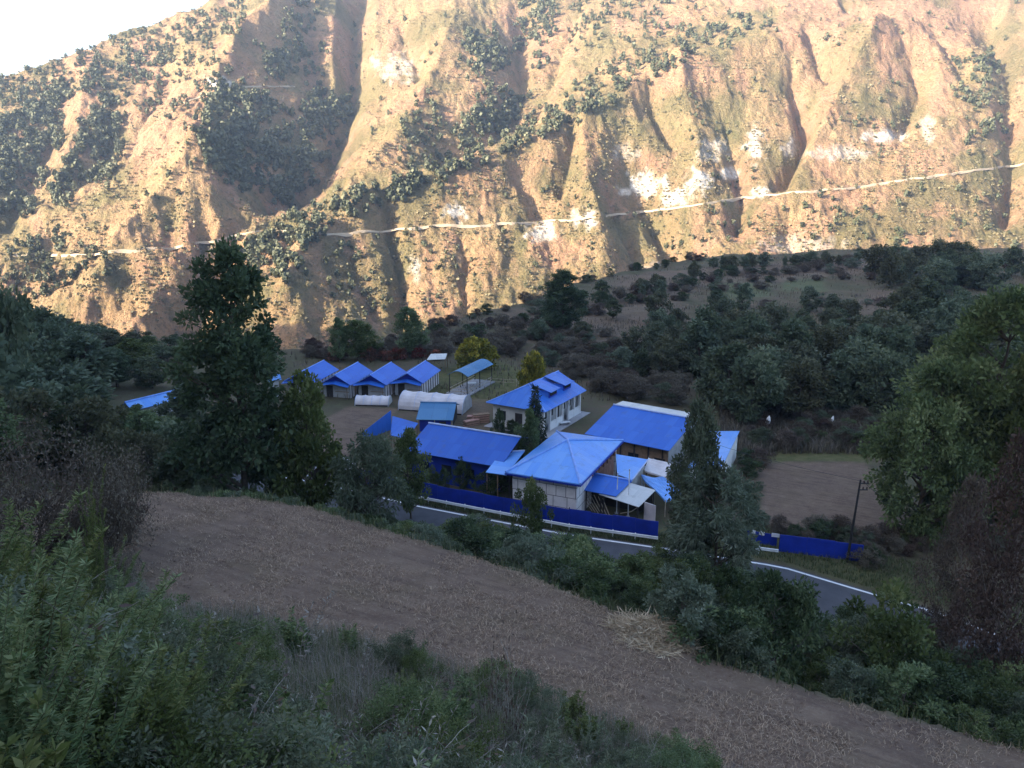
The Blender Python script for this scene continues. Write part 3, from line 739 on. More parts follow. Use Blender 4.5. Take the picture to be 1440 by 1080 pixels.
# ---- canvas tunnels and tents
def tunnel(name, label, a, b, rise, width, mat, zg=ZT, ends='whitewall'):
    a, b = V3(a), V3(b); d = b - a; rz = math.atan2(d.y, d.x); L = math.hypot(d.x, d.y)
    t = thing(name, label, 'tent', (a.x, a.y, zg), rz); n = 12; rings = []
    xs = np.linspace(0, L, 9)
    for k, x in enumerate(xs):
        sag = .93 if k % 2 else 1.
        rings.append([(x, width / 2 - width / 2 * math.cos(math.pi * j / n) , rise * sag * (abs(math.sin(math.pi * j / n)) ** .85) + .01) for j in range(n + 1)])
    m = MB()
    for A, B_ in zip(rings[:-1], rings[1:]):
        for j in range(n): m.face([A[j], B_[j], B_[j + 1], A[j + 1]])
    part(m, 'cover', M[mat], t)
    for rr, nm in ((rings[0], -1), (rings[-1], 1)):
        m = MB(); p = [(x + nm * .002, y, z) for x, y, z in rr]; m.wallpoly(p if nm > 0 else p, (nm, 0, 0), .04); part(m, 'end_wall', M[ends], t)
    for k in (0, 2, 4, 6, 8):
        m = MB(); m.tube([(x, y * 1.0, z * 1.0 + .03) for x, y, z in rings[k]], .035, 5); part(m, 'hoop', M['cap'], t)
    m = MB(); m.box(.1, L - .1, -.06, -.005, .02, .22); part(m, 'hem', M['dark'], t)
    return t
tunnel('canvas_tunnel', 'long dirty white canvas tunnel tent in front of the blue huts', G(560, 577, ZT), G(650, 584, ZT), 2.35, 4.6, 'tarpwhite', ends='greywall')
tunnel('plastic_tunnel', 'short low white plastic tunnel below the middle blue huts', G(499, 571, ZT), G(546, 572, ZT), 1.3, 2.6, 'tarpwhite')
t, L, Dp, he, hr = gable('tent', 'teal tarpaulin tent in front of the white canvas tunnel', 'tent', (585, 590), (637, 591), (597, 564), (640, 569), -32.2, -30.9, 'bluewall', 'teal', cap='teal', over=.3)
for x in (.15, L - .15, L * .5):
    m = MB(); m.tube([(x, .05, 0), (x, .05, he)], .05, 6); part(m, 'pole', M['bamboo'], t)
m = MB(); m.box(L * .62, L * .8, .22, .29, 0, 1.5); part(m, 'doorway', M['dark'], t)

# ---- teal pavilion on the lawn
def pavilion():
    z = -30.9; a, b, c, d = [V3(G(*p, z)) for p in ((634, 526), (653, 531), (688, 514.5), (672.5, 507))]
    e = b - a; f_ = d - a; g = (a + b) / 2; h = (c + d) / 2; ax = h - g; rz = math.atan2(ax.y, ax.x); L = ax.length; W = 3.6
    base = g - Vector((-math.sin(rz), math.cos(rz), 0)) * W / 2
    t = thing('pavilion', 'open pavilion with a curved teal blue roof on posts, standing on the lawn', 'pavilion', (base.x, base.y, ZT), rz); he = z - ZT
    n = 8; m = MB()
    for k in range(n):
        y0, y1 = W * k / n, W * (k + 1) / n; z0, z1 = [he + .75 * math.sin(math.pi * k_ / n) for k_ in (k, k + 1)]
        m.slab([(0, y0, z0), (L, y0, z0), (L, y1, z1), (0, y1, z1)], .05)
    part(m, 'roof', M['teal'], t)
    for x in (.2, L / 2, L - .2):
        for y in (.25, W - .25):
            m = MB(); m.tube([(x, y, 0), (x, y, he + .1)], .07, 6); part(m, 'post', M['dark'], t)
    for y in (.25, W - .25):
        for zz in (.5, .95):
            m = MB(); m.tube([(.2, y, zz), (L - .2, y, zz)], .045, 5); part(m, 'rail', M['bamboo'], t)
    for zz in (.5, .95):
        m = MB(); m.tube([(.2, .25, zz), (.2, W - .25, zz)], .045, 5); part(m, 'rail', M['bamboo'], t)
    m = MB(); m.box(-.2, L + .2, -.2, W + .2, 0, .18); part(m, 'floor_slab', M['concrete'], t)
    p = G(664, 544, ZT); tb = thing('table', 'small white table on the lawn in front of the teal pavilion', 'table', (p[0], p[1], ZT), .3)
    m = MB(); m.box(-.7, .7, -.45, .45, .62, .68); part(m, 'tabletop', M['white'], tb)
    for x in (-.6, .6):
        for y in (-.36, .36):
            m = MB(); m.tube([(x, y, 0), (x, y, .62)], .03, 6); part(m, 'leg', M['metal'], tb)
    p = G(760, 597, ZT)
pavilion()

# ---- the guest house with two dormers
def guest_house():
    ze = -30.6; S_, rz, L, W = frame((767, 580), (825, 549), (686, 565), ze)
    t = thing('guest_house', 'white guest house with a blue hipped roof and two dormers, behind the small conifer', 'house', (S_.x, S_.y, ZT), rz)
    he = ze - ZT; hr = he + 2.3; yc = W * .5; xh = W * .42; o = .7
    a0, a1 = (xh, yc, hr), (L, yc, hr)
    m = MB(); m.slab([(0, 0, he), (L, 0, he), a1, a0], .06); part(m, 'roof', M['azure'], t)
    m = MB(); m.slab([(L, W, he), (0, W, he), a0, a1], .06); part(m, 'back_roof', M['azure'], t)
    m = MB(); m.slab([(0, W, he), (0, 0, he), a0], .06); part(m, 'hip_roof', M['azure'], t)
    for p, q in ((a0, a1), ((0, 0, he), a0), ((0, W, he), a0)):
        m = MB(); m.tube([(p[0], p[1], p[2] + .03), (q[0], q[1], q[2] + .03)], .09, 6); part(m, 'ridge_cap', M['capblue'], t)
    hw = he + .25
    m = MB()
    m.wallpoly([(o, W - o, 0), (o, o + .2, 0), (o, o + .2, hw), (o, W - o, hw)], (-1, 0, 0), .2)
    m.wallpoly([(L - .5, o + .2, 0), (L - .5, W - o, 0), (L - .5, W - o, hw), (L - .5, yc, hr - .15), (L - .5, o + .2, hw)], (1, 0, 0), .2)
    m.wallpoly([(L - .71, W - o, 0), (o + .21, W - o, 0), (o + .21, W - o, hw), (L - .71, W - o, hw)], (0, 1, 0), .2)
    part(m, 'wall', M['whitewall'], t)
    m = MB(); m.wallpoly([(o + .21, o + 1.3, 0), (L - .71, o + 1.3, 0), (L - .71, o + 1.3, hw + .3), (o + .21, o + 1.3, hw + .3)], (0, -1, 0), .2); part(m, 'verandah_wall', M['whitewall'], t)
    # verandah: white columns, white parapets, dark openings
    for k in range(7):
        x = .75 + k * (L - 1.6) / 6; m = MB(); m.box(x - .14, x + .14, .55, .83, 0, he + .12); part(m, 'column', M['white'], t)
    for k in (1, 2, 4, 5):
        x0 = .75 + k * (L - 1.6) / 6 + .15; x1 = x0 + (L - 1.6) / 6 - .3
        m = MB(); m.box(x0, x1, .6, .76, 0, 1.25); part(m, 'parapet', M['white'], t)
    for k in range(6):
        x0 = .75 + k * (L - 1.6) / 6 + .35; m = MB(); x1 = x0 + (L - 1.6) / 6 - .7
        if k in (0, 3): m.box(x0, x1, o + 1.24, o + 1.31, .05, 2.3); part(m, 'door', M['dark'], t)
        else:
            m.box(x0, x1, o + 1.24, o + 1.31, 1.2, 2.5); w = part(m, 'window', M['glass'], t); m = MB(); m.box((x0 + x1) / 2 - .04, (x0 + x1) / 2 + .04, o + 1.21, o + 1.238, 1.2, 2.5); part(m, 'frame', M['white'], w)
    for k in range(3):
        y0 = 1.3 + k * (W - 3) / 2.4; m = MB(); m.box(o - .05, o + .02, y0, y0 + 1.1, .1 if k == 1 else 1.1, 2.4); part(m, 'door' if k == 1 else 'window', M['dark'] if k == 1 else M['glass'], t)
    # roof slope, then the dormers
    sl = (hr - he) / yc
    for x0 in (L * .30, L * .64):
        wd = L * .20; y0 = yc * .30; z0 = he + sl * y0; zt = z0 + 1.02; y1 = yc * .97; zt1 = he + sl * y1 + .08
        m = MB(); m.wallpoly([(x0 + .12, y0 + .12, z0 + .01), (x0 + wd - .12, y0 + .12, z0 + .01), (x0 + wd - .12, y0 + .12, zt - .05), (x0 + .12, y0 + .12, zt - .05)], (0, -1, 0), .1); f_ = part(m, 'dormer', M['bluewall'], t)
        m = MB()
        for x in (x0 + .12, x0 + wd - .22):
            m.prism([(x, y0 + .23), (x + .1, y0 + .23), (x + .1, y1 - .8), (x, y1 - .8)], z0, zt - .02)
        part(m, 'cheek', M['azure'], f_)
        m = MB(); m.slab([(x0 - .2, y0 - .3, zt - .04), (x0 + wd + .2, y0 - .3, zt - .04), (x0 + wd + .2, y1, zt1 + .25), (x0 - .2, y1, zt1 + .25)], .06); part(m, 'dormer_roof', M['azure'], f_)
        m = MB(); m.box(x0 + .35, x0 + wd - .35, y0 + .06, y0 + .118, z0 + .3, zt - .22); part(m, 'dormer_window', M['glass'], f_)
    m = MB(); m.box(-.3, L + .2, -.6, W + .2, -.2, .1); part(m, 'plinth', M['concrete'], t)
guest_house()

# ---- kitchen yard roofs on the east side of the white house
def world_part(mb, name, mat, t, label=None):
    o = mb.build(name, mat, t, off=t.location)
    if label: o['label'] = label
    return o
def yard():
    def slabpx(pts): return [V3(G(a, b, z)) for a, b, z in pts]
    # mid blue annexe roof
    P4 = slabpx([(868, 667, -30.9), (889, 674.5, -30.9), (911, 646, -30.3), (866, 638.5, -30.3)])
    t = thing('annexe', 'mid blue flat roofed annexe between the white house and the warehouse', 'annexe', (P4[0].x, P4[0].y, ZT))
    m = MB(); m.slab(P4, .07); world_part(m, 'roof', M['paleblue'], t)
    m = MB(); m.tube([P4[1] + Vector((.05, 0, .02)), P4[2] + Vector((.05, 0, .02))], .07, 6); world_part(m, 'edge_trim', M['cap'], t)
    c0 = sum(P4, Vector()) / 4; I = [p.lerp(c0, .1) for p in P4]
    m = MB(); m.prism([(p.x, p.y) for p in I], ZT, min(p.z for p in P4) - .1); world_part(m, 'wall', M['greywall'], t)
    # cook shed: royal part and whitish weathered part
    A = slabpx([(820, 689, -31.6), (866, 698, -31.6), (889, 676, -30.95), (832.5, 665.5, -30.95)])
    B_ = slabpx([(842, 695, -31.75), (898, 713, -31.9), (922, 689, -31.3), (879, 677, -31.08)])
    t = thing('cook_shed', 'open cook shed, its roof half royal blue and half weathered white, beside the white house', 'shed', (A[0].x, A[0].y, ZT))
    m = MB(); m.slab(A, .06); world_part(m, 'roof', M['royal'], t)
    m = MB(); m.slab(B_, .06); rb = world_part(m, 'weathered_roof', M['whiteroof'], t, 'weathered white sheet roof with battens')
    for k in range(6):
        w = (k + .5) / 6; p, q = B_[0].lerp(B_[3], w), B_[1].lerp(B_[2], w); m = MB(); m.tube([p + Vector((0, 0, .035)), q + Vector((0, 0, .035))], .04, 4); world_part(m, 'batten', M['bamboo'], rb)
    m = MB(); m.tube([A[3] + Vector((0, 0, .05)), A[2] + Vector((0, 0, .05))], .12, 6); world_part(m, 'ridge_cap', M['capblue'], t)
    for p in (A[0], B_[0], B_[0].lerp(B_[1], .5), B_[1], B_[2], A[0].lerp(B_[1], .35)):
        b = p.lerp(sum(B_, Vector()) / 4, .07); m = MB(); m.tube([(b.x, b.y, ZT), (b.x, b.y, p.z - .05)], .07, 6); world_part(m, 'post', M['dark'], t)
    q0, q1 = A[3].lerp(A[0], .2), B_[3].lerp(B_[2], .9); d = Vector((q1.y - q0.y, q0.x - q1.x, 0)).normalized() * -.12
    m = MB(); m.prism([(q0.x, q0.y), (q1.x, q1.y), (q1.x + d.x, q1.y + d.y), (q0.x + d.x, q0.y + d.y)], ZT, -31.5); world_part(m, 'back_wall', M['dark'], t)
    q0, q1 = V3(G(905, 736, ZT)), V3(G(921, 742, ZT)); d = Vector((0, .12, 0))
    m = MB(); m.prism([(q0.x, q0.y), (q1.x, q1.y), (q1.x, q1.y + .12), (q0.x, q0.y + .12)], ZT, ZT + 2.3); world_part(m, 'side_panel', M['tarpwhite'], t)
    # white tarpaulin and crumpled blue tarpaulin shelters
    for nm, lab, pts, mt, amp in (('tarpaulin_shelter', 'white tarpaulin shelter in the kitchen yard below the warehouse', [(906, 661, -31.2), (935, 671, -31.4), (945, 652, -31.), (912, 643.5, -30.7)], 'tarpwhite', .12),
                                  ('tarpaulin_shelter', 'crumpled blue tarpaulin shelter between the cook shed and the leafy tree', [(901, 668, -31.3), (936, 704, -32.2), (960, 694, -32.), (937, 672, -31.4)], 'paleblue', .3)):
        P4 = slabpx(pts); t = thing(nm, lab, 'shelter', (P4[0].x, P4[0].y, ZT), 0, 'tarpaulin shelters'); n = 9; m = MB()
        def S(i, j):
            u, v = i / n, j / n; p = P4[0].lerp(P4[1], u).lerp(P4[3].lerp(P4[2], u), v)
            s = math.sin(math.pi * u) * math.sin(math.pi * v); return p + Vector((0, 0, amp * (vnoise(np.array([i * .9]), np.array([j * .9]), 9)[0] - .6) - .25 * s))
        for i in range(n):
            for j in range(n): m.face([S(i, j), S(i + 1, j), S(i + 1, j + 1), S(i, j + 1)])
        for i in range(n):
            for a, b in ((S(i, 0), S(i + 1, 0)), (S(i, n), S(i + 1, n)), (S(0, i), S(0, i + 1)), (S(n, i), S(n, i + 1))):
                m.face([a, b, b - Vector((0, 0, .18)), a - Vector((0, 0, .18))])
        world_part(m, 'tarpaulin', M[mt], t)
        for p in P4:
            m = MB(); m.tube([(p.x, p.y, ZT), (p.x, p.y, p.z + .06)], .05, 6); world_part(m, 'pole', M['bamboo'], t)
    # narrow hut at the field
    ze = -30.7; a_, b_ = V3(G(1015, 657, ze)), V3(G(1040, 606, ze)); d_ = b_ - a_; n_ = Vector((-d_.y, d_.x, 0)).normalized() * 3.6; up = Vector((0, 0, .5))
    P4 = [a_ + n_ - up, a_, b_, b_ + n_ - up]
    t = thing('narrow_hut', 'narrow white walled hut with a light blue roof, right of the tall leafy tree', 'hut', (P4[1].x, P4[1].y, ZT))
    m = MB(); m.slab(P4, .07); rf = world_part(m, 'roof', M['paleblue'], t)
    m = MB(); m.tube([P4[1] + Vector((.03, 0, .0)), P4[2] + Vector((.03, 0, .0))], .07, 6); world_part(m, 'barge_board', M['bluewall'], rf)
    c0 = sum(P4, Vector()) / 4; I = [p.lerp(c0, .07) for p in P4]; m = MB(); k = 4
    for i in range(4): a, b = I[i], I[(i + 1) % 4]; m.face([(a.x, a.y, ZT), (b.x, b.y, ZT), (b.x, b.y, b.z - .1), (a.x, a.y, a.z - .1)])
    world_part(m, 'wall', M['white'], t)
    # masts and leaning bamboo
    for i, (px, py, zt, r, lab) in enumerate([(883, 727, -29., .055, 'tall thin pale mast at the corner of the cook shed'), (867, 722, -29.7, .05, 'shorter pale mast left of the tall mast by the cook shed')]):
        p = G(px, py, ZT); t = thing('mast', lab, 'mast', (p[0], p[1], ZT), 0, 'masts by the cook shed')
        m = MB(); h = zt - ZT; m.tube([(0, 0, 0), (-.02, 0, h)], r, 8); part(m, 'shaft', M['metal'], t)
        m = MB(); m.tube([(-.02, 0, h), (-.02, 0, h + .18)], r * 1.5, 8); part(m, 'finial', M['cap'], t)
        m = MB(); m.box(-.18, .18, -.18, .18, 0, .12); part(m, 'base_plate', M['concrete'], t)
    for i in range(7):
        p = V3(G(833 + i * 4.2, 719 + i * 1.4, ZT)); q = p + Vector((-1.6 + .15 * i, 1.1, 2.1 - .08 * i)); m = MB(); mid = (p + q) / 2 + Vector((0, 0, -.06)); m.tube([p, mid, q], [.045, .04, .03], 6)
        tag(m.build('bamboo_pole', M['bamboo']), 'bare bamboo pole leaning against the cook shed corner by the fence', 'pole', 'leaning bamboo poles')
    p, q = V3(G(872, 722, ZT + .5)), V3(G(904, 708, -32.5)); m = MB(); m.tube([p, (p + q) / 2 + Vector((0, 0, -.35)), q], .045, 6); tag(m.build('bamboo_pole', M['bamboo']), 'sagging bamboo pole slung across the front of the cook shed', 'pole')
yard()

# ---- blue roofed building far left
t, L, Dp, he, hr = gable('farm_building', 'long low pale blue roofed building among dark trees left of the tall dark tree', 'building', (186, 578), (262, 559), (176, 567), (253, 546.5), -30.3, -29.4, 'greywall', 'paleblue', over=.4, cap='capblue')
t, L, Dp, he, hr = gable('hut', 'small blue roofed hut glimpsed between the tall dark tree and the row of huts', 'hut', (376, 537), (396, 534), (380, 528), (398, 525), -31.2, -30.4, 'greywall', 'paleblue', over=.3, cap='capblue')

# ---- low white canopy behind the huts
P4 = [V3(G(a, b, z)) for a, b, z in ((600, 506, -31.6), (626, 505, -31.6), (629, 497, -31.3), (606, 497.5, -31.3))]
t = thing('canopy', 'low whitish canopy on poles behind the white striped hut', 'canopy', (P4[0].x, P4[0].y, ZT)); m = MB(); m.slab(P4, .06); world_part(m, 'sheet', M['whiteroof'], t)
for p in P4: m = MB(); m.tube([(p.x, p.y, ZT), (p.x, p.y, p.z)], .06, 6); world_part(m, 'post', M['timber'], t)

# ---- fences, guard rail
def along(pts, step):
    P = [V3(p) for p in pts]; out = []
    for a, b in zip(P[:-1], P[1:]):
        n = max(1, round((b - a).length / step))
        for k in range(n): out.append((a.lerp(b, k / n), a.lerp(b, (k + 1) / n)))
    return out
def fence(pts, h, label, group, gapless=True):
    segs = along(pts, 2.4); b = segs[0][0]; t = thing('fence', label, 'fence', (b.x, b.y, ZT), 0, group)
    for i, (p, q) in enumerate(segs):
        d = (q - p).normalized(); n = Vector((-d.y, d.x, 0)) * .02; m = MB(); hh = h + .05 * math.sin(i * 2.7); q2 = q - d * .015
        e = [p + n, q2 + n, q2 - n, p - n]; m.prism([(v.x, v.y) for v in e][::-1], ZT + .06, ZT + hh); world_part(m, 'panel', M['fence'], t)
        m = MB(); m.tube([p + n * 4, p + n * 4 + Vector((0, 0, hh + .1))], .045, 6); world_part(m, 'post', M['dark'], t)
    return t
fp = [(470, 668), (520, 678), (585, 692), (680, 713), (800, 736), (930, 757)]
def by_road(off, pxs):
    out = []
    for px in pxs:
        lo = -90.; hi = 40.
        for _ in range(40):
            mid = (lo + hi) / 2; q = float(Rq(mid)) + off
            if proj(TX * mid + NX * q, TY * mid + NY * q, ZT)[0] < px: lo = mid
            else: hi = mid
        out.append((TX * lo + NX * q, TY * lo + NY * q, ZT))
    return out
fence(by_road(1.75, (500, 585, 680, 800, 925)), 1.9, 'long dark blue sheet fence between the road and the white house', 'roadside sheet fences')
fence([G(1050, 762, ZT), G(1092, 769, ZT)], 1.2, 'short lower blue sheet fence with white scraps along its top edge', 'roadside sheet fences')
fence([G(1095, 776, ZT), G(1212, 791, ZT)], 1.75, 'deep blue sheet fence standing at the foot of the utility pole', 'roadside sheet fences')
for i, (px, w) in enumerate(((1052, .5), (1066, .4), (1083, .8))):
    p = V3(G(px, 763 + (px - 1050) * .17, ZT)) + Vector((0, -.1, 1.05)); m = MB(); m.slab([p, p + Vector((w, -.22, 0)), p + Vector((w, -.22, .34)), p + Vector((0, 0, .38))], .04)
    tag(m.build('scrap_sheet', M['sacking']), ['white scrap hung at the left end of the short blue fence', 'small white scrap hung mid way along the short blue fence', 'widest white scrap hung at the right end of the short blue fence'][i], 'scrap', 'white scraps on the short fence')
def guard_rail(pts, label):
    segs = along(pts, 2.0); b = segs[0][0]; t = thing('guard_rail', label, 'guard rail', (b.x, b.y, ZT), 0, 'crash barriers along the road')
    m = MB()
    for p, q in segs:
        d = (q - p).normalized(); n = Vector((d.y, -d.x, 0))
        pr = [(0, .42), (.07, .47), (.07, .53), (.0, .58), (.07, .64), (.07, .70), (0, .75)]
        for (a, z0), (c, z1) in zip(pr[:-1], pr[1:]):
            m.face([p + n * a + Vector((0, 0, z0)), q + n * a + Vector((0, 0, z0)), q + n * c + Vector((0, 0, z1)), p + n * c + Vector((0, 0, z1))])
    world_part(m, 'rail', M['metal'], t)
    for p, q in segs:
        d = (q - p).normalized(); n = Vector((d.y, -d.x, 0)) * -.08; m = MB(); m.tube([p + n, p + n + Vector((0, 0, .78))], .06, 6); world_part(m, 'post', M['metal'], t)
guard_rail(by_road(.85, (577, 680, 800, 925)), 'long galvanised crash barrier in front of the long blue fence')
guard_rail([G(a, b, ZT) for a, b in [(1040, 776), (1094, 783)]], 'short galvanised crash barrier left of the deep blue fence')

# ---- utility pole and wires
def utility():
    b = V3(G(1191, 791, ZT)); t = thing('utility_pole', 'dark leaning utility pole in front of the deep blue roadside fence', 'utility pole', b)
    top = Vector((.42, .15, 7.9)); m = MB(); m.tube([(0, 0, 0), top * .5, top], [.13, .11, .08], 8); part(m, 'shaft', M['pole'], t)
    for zz in (7.55, 6.95):
        c = top * (zz / 7.9); m = MB(); m.box(c.x - .1, c.x + .75, c.y - .05, c.y + .05, zz - .05, zz + .05); arm = part(m, 'crossarm', M['pole'], t)
        for x in (.35, .68):
            m = MB(); m.tube([(c.x + x, c.y, zz + .05), (c.x + x, c.y, zz + .14), (c.x + x, c.y, zz + .26)], [.05, .08, .04], 8); part(m, 'insulator', M['porcelain'], arm)
    for i, (e, lab) in enumerate(((V3(Q(1300, 690, 62)), 'thin wire running from the utility pole to the right'), (V3(Q(860, 560, 105)), 'thin wire running from the utility pole over the village'))):
        p = b + top + Vector((.3, 0, -.2)); pts = [p.lerp(e, k / 14) + Vector((0, 0, -1.3 * math.sin(math.pi * k / 14))) for k in range(15)]; m = MB(); m.tube(pts, .018, 4); tag(m.build('wire', M['pole']), lab, 'wire', 'wires from the utility pole')
utility()

# ---- parked motorcycles, sacks
def make_bike():
    t = thing('motorcycle', 'x', 'motorcycle', (0, 0, 0))
    for x in (0, 1.28):
        m = MB(); n = 20; pts = [(x + .29 * math.cos(2 * math.pi * k / n), 0, .31 + .29 * math.sin(2 * math.pi * k / n)) for k in range(n + 1)]; m.tube(pts, .05, 6); w = part(m, 'wheel', M['rubber'], t)
        m = MB(); m.tube([(x, -.05, .31), (x, .05, .31)], .08, 10); 
        for k in range(6): a = math.pi * k / 3; m.tube([(x, 0, .31), (x + .26 * math.cos(a), 0, .31 + .26 * math.sin(a))], .012, 4)
        part(m, 'spokes', M['metal'], w)
    m = MB(); m.tube([(0, .07, .31), (.28, .07, .88)], .03, 6); m.tube([(0, -.07, .31), (.28, -.07, .88)], .03, 6); part(m, 'fork', M['metal'], t)
    m = MB(); m.tube([(.26, -.34, 1.0), (.34, -.15, .96), (.34, .15, .96), (.26, .34, 1.0)], .025, 6); part(m, 'handlebar', M['metal'], t)
    m = MB(); m.tube([(.3, 0, .86), (.45, 0, .88), (.65, 0, .84), (.78, 0, .78)], [.08, .15, .15, .08], 10); part(m, 'fuel_tank', M['bikered'], t)
    m = MB(); m.tube([(.72, 0, .78), (.95, 0, .76), (1.3, 0, .82), (1.46, 0, .84)], [.09, .13, .12, .05], 8); part(m, 'seat', M['sacking'], t, 'white seat cover')
    m = MB(); m.tube([(.42, 0, .55), (.62, 0, .38), (.85, 0, .42)], [.1, .17, .12], 8); part(m, 'engine', M['pole'], t)
    m = MB(); m.tube([(.33, 0, .84), (.6, 0, .60), (.85, 0, .42), (1.28, 0, .31)], .03, 6); m.tube([(.85, 0, .45), (1.2, 0, .74)], .03, 6); part(m, 'frame', M['bikered'], t)
    m = MB(); m.tube([(.5, .12, .35), (.9, .14, .26), (1.5, .14, .34)], [.03, .05, .045], 8); part(m, 'exhaust', M['metal'], t)
    m = MB(); m.tube([(.2, 0, .86), (.12, 0, .87)], [.1, .08], 10); part(m, 'headlight', M['metal'], t)
    m = MB(); m.tube([(1.45, 0, .74), (1.62, 0, .5)], .05, 5); part(m, 'mudguard', M['bikered'], t)
    return t
bk = make_bike()
for i, (px, py, rz, lab) in enumerate([(1070, 646, 2.6, 'white seated motorcycle parked at the far edge of the brown plot, beside the narrow hut'), (455, 664, .5, 'motorcycle parked in the middle of the pale forecourt'), (446, 656, .9, 'motorcycle parked at the back of the pale forecourt')]):
    o = bk if i == 0 else copy_tree(bk); p = G(px, py, ZT); s = 1.15; o.location = (p[0], p[1], ZT + (.03 if i else H(p[0], p[1]) - ZT)); o.rotation_euler = (0, 0, rz); o['label'] = lab; o['group'] = 'parked motorcycles'
for i, (px, py, r, lab) in enumerate([(1078, 606, .42, 'white sack caught in the brush above the brown plot'), (1168, 603, .28, 'small white sack in the brush at the right above the brown plot')]):
    p = G(px, py, ZT); p[2] = H(p[0], p[1]); t = thing('sack', lab, 'sack', p, 0, 'white sacks in the brush')
    m = MB(); m.tube([(0, 0, .9), (.05, 0, 1.0 + r * .4), (.1, 0, 1.1 + r), (.16, 0, 1.2 + r * 1.7), (.2, 0, 1.3 + r * 2.1)], [r * .35, r * .7, r * .8, r * .5, r * .12], 9); part(m, 'bag', M['sacking'], t)
    m = MB(); m.tube([(0, .1, 0), (.05, .05, 1.5)], .04, 6); part(m, 'stake', M['bamboo'], t)

# ---- yard clutter: drums, benches, timber stacks
for i, (px, py) in enumerate([(668, 592), (676, 594), (663, 598)]):
    p = G(px, py, ZT); t = thing('timber_stack', ['stack of brown planks nearest the canvas tunnel end', 'tallest stack of brown planks beside the guest house corner', 'low stack of brown planks behind the long blue shed'][i], 'timber stack', p, .3 * i, 'plank stacks in the yard')
    for j in range(5 + (i == 1) * 3):
        m = MB(); m.box(-1.2 + .1 * (j % 3), 1.1 + .12 * (j % 2), -.4, .4, .16 * j, .16 * j + .13); part(m, 'plank', M['timber'] if j % 2 else M['pink'], t)
m = MB(); p = V3(G(794, 598, ZT)); m.box(-.8, .8, -.3, .3, .42, .48); b_ = thing('bench', 'white topped bench on the paving in front of the guest house verandah', 'bench', p, .4); part(m, 'seat', M['white'], b_)
for x in (-.6, .6): m = MB(); m.box(x - .06, x + .06, -.22, .22, 0, .42); part(m, 'leg', M['concrete'], b_)
# rail fence of the lawn
segs = along([G(690, 541, ZT), G(745, 545, ZT), G(700, 560, ZT)][:2] , 2.2)
t = thing('rail_fence', 'thin bamboo rail fence at the far side of the lawn by the yellow bush', 'fence', segs[0][0])
for p, q in segs:
    m = MB(); m.tube([p, p + Vector((0, 0, 1.3))], .05, 6); world_part(m, 'post', M['bamboo'], t)
    m = MB(); m.tube([p + Vector((0, 0, 1.1)), q + Vector((0, 0, 1.1))], .03, 5); m.tube([p + Vector((0, 0, .6)), q + Vector((0, 0, .6))], .03, 5); world_part(m, 'rail', M['bamboo'], t)

# ------------------------------------------------------------------ vegetation builders
def rnd(a, b): return rng.uniform(a, b)
def unit(v): return v / np.maximum(np.linalg.norm(v, axis=-1, keepdims=True), 1e-9)
def leaf_quads(pos, dirs, L, W, jitter=.35):
    n = len(pos); d = unit(dirs + rng.normal(0, jitter, (n, 3)))
    s = unit(np.cross(d, rng.normal(0, 1, (n, 3))))
    L = L * rng.uniform(.65, 1.3, (n, 1)); W = W * rng.uniform(.7, 1.25, (n, 1)); mid = pos + d * L * .45
    v = np.stack([pos, mid + s * W * .5, pos + d * L, mid - s * W * .5], 1).reshape(-1, 3)
    f = np.arange(n * 4).reshape(-1, 4); return v, f
class Tubes:
    def __init__(s): s.v = []; s.f = []; s.n = 0; s.var = []
    def add(s, pts, rad, k=5, var=None):
        pts = np.asarray(pts, float); m = len(pts); rad = np.broadcast_to(np.asarray(rad, float), (m,))
        d = unit(np.gradient(pts, axis=0)); ref = np.array([.31, .77, .55]) if abs(d[0] @ np.array([.31, .77, .55])) < .9 else np.array([1., 0, 0])
        a = unit(np.cross(d, ref)); b = np.cross(d, a); th = np.arange(k) * 2 * np.pi / k
        r = pts[:, None] + (a[:, None] * np.cos(th)[None, :, None] + b[:, None] * np.sin(th)[None, :, None]) * rad[:, None, None]
        i = np.arange(m - 1)[:, None] * k + np.arange(k)[None]; j = np.arange(m - 1)[:, None] * k + (np.arange(k) + 1)[None] % k
        s.f.append(np.stack([i, j, j + k, i + k], -1).reshape(-1, 4) + s.n); s.v.append(r.reshape(-1, 3)); s.n += m * k
        s.var.append(np.full(m * k, rng.uniform() if var is None else var))
    def mesh(s, name, mat): return npmesh(name, np.concatenate(s.v), np.concatenate(s.f), mat, {'var': np.concatenate(s.var)}, True)

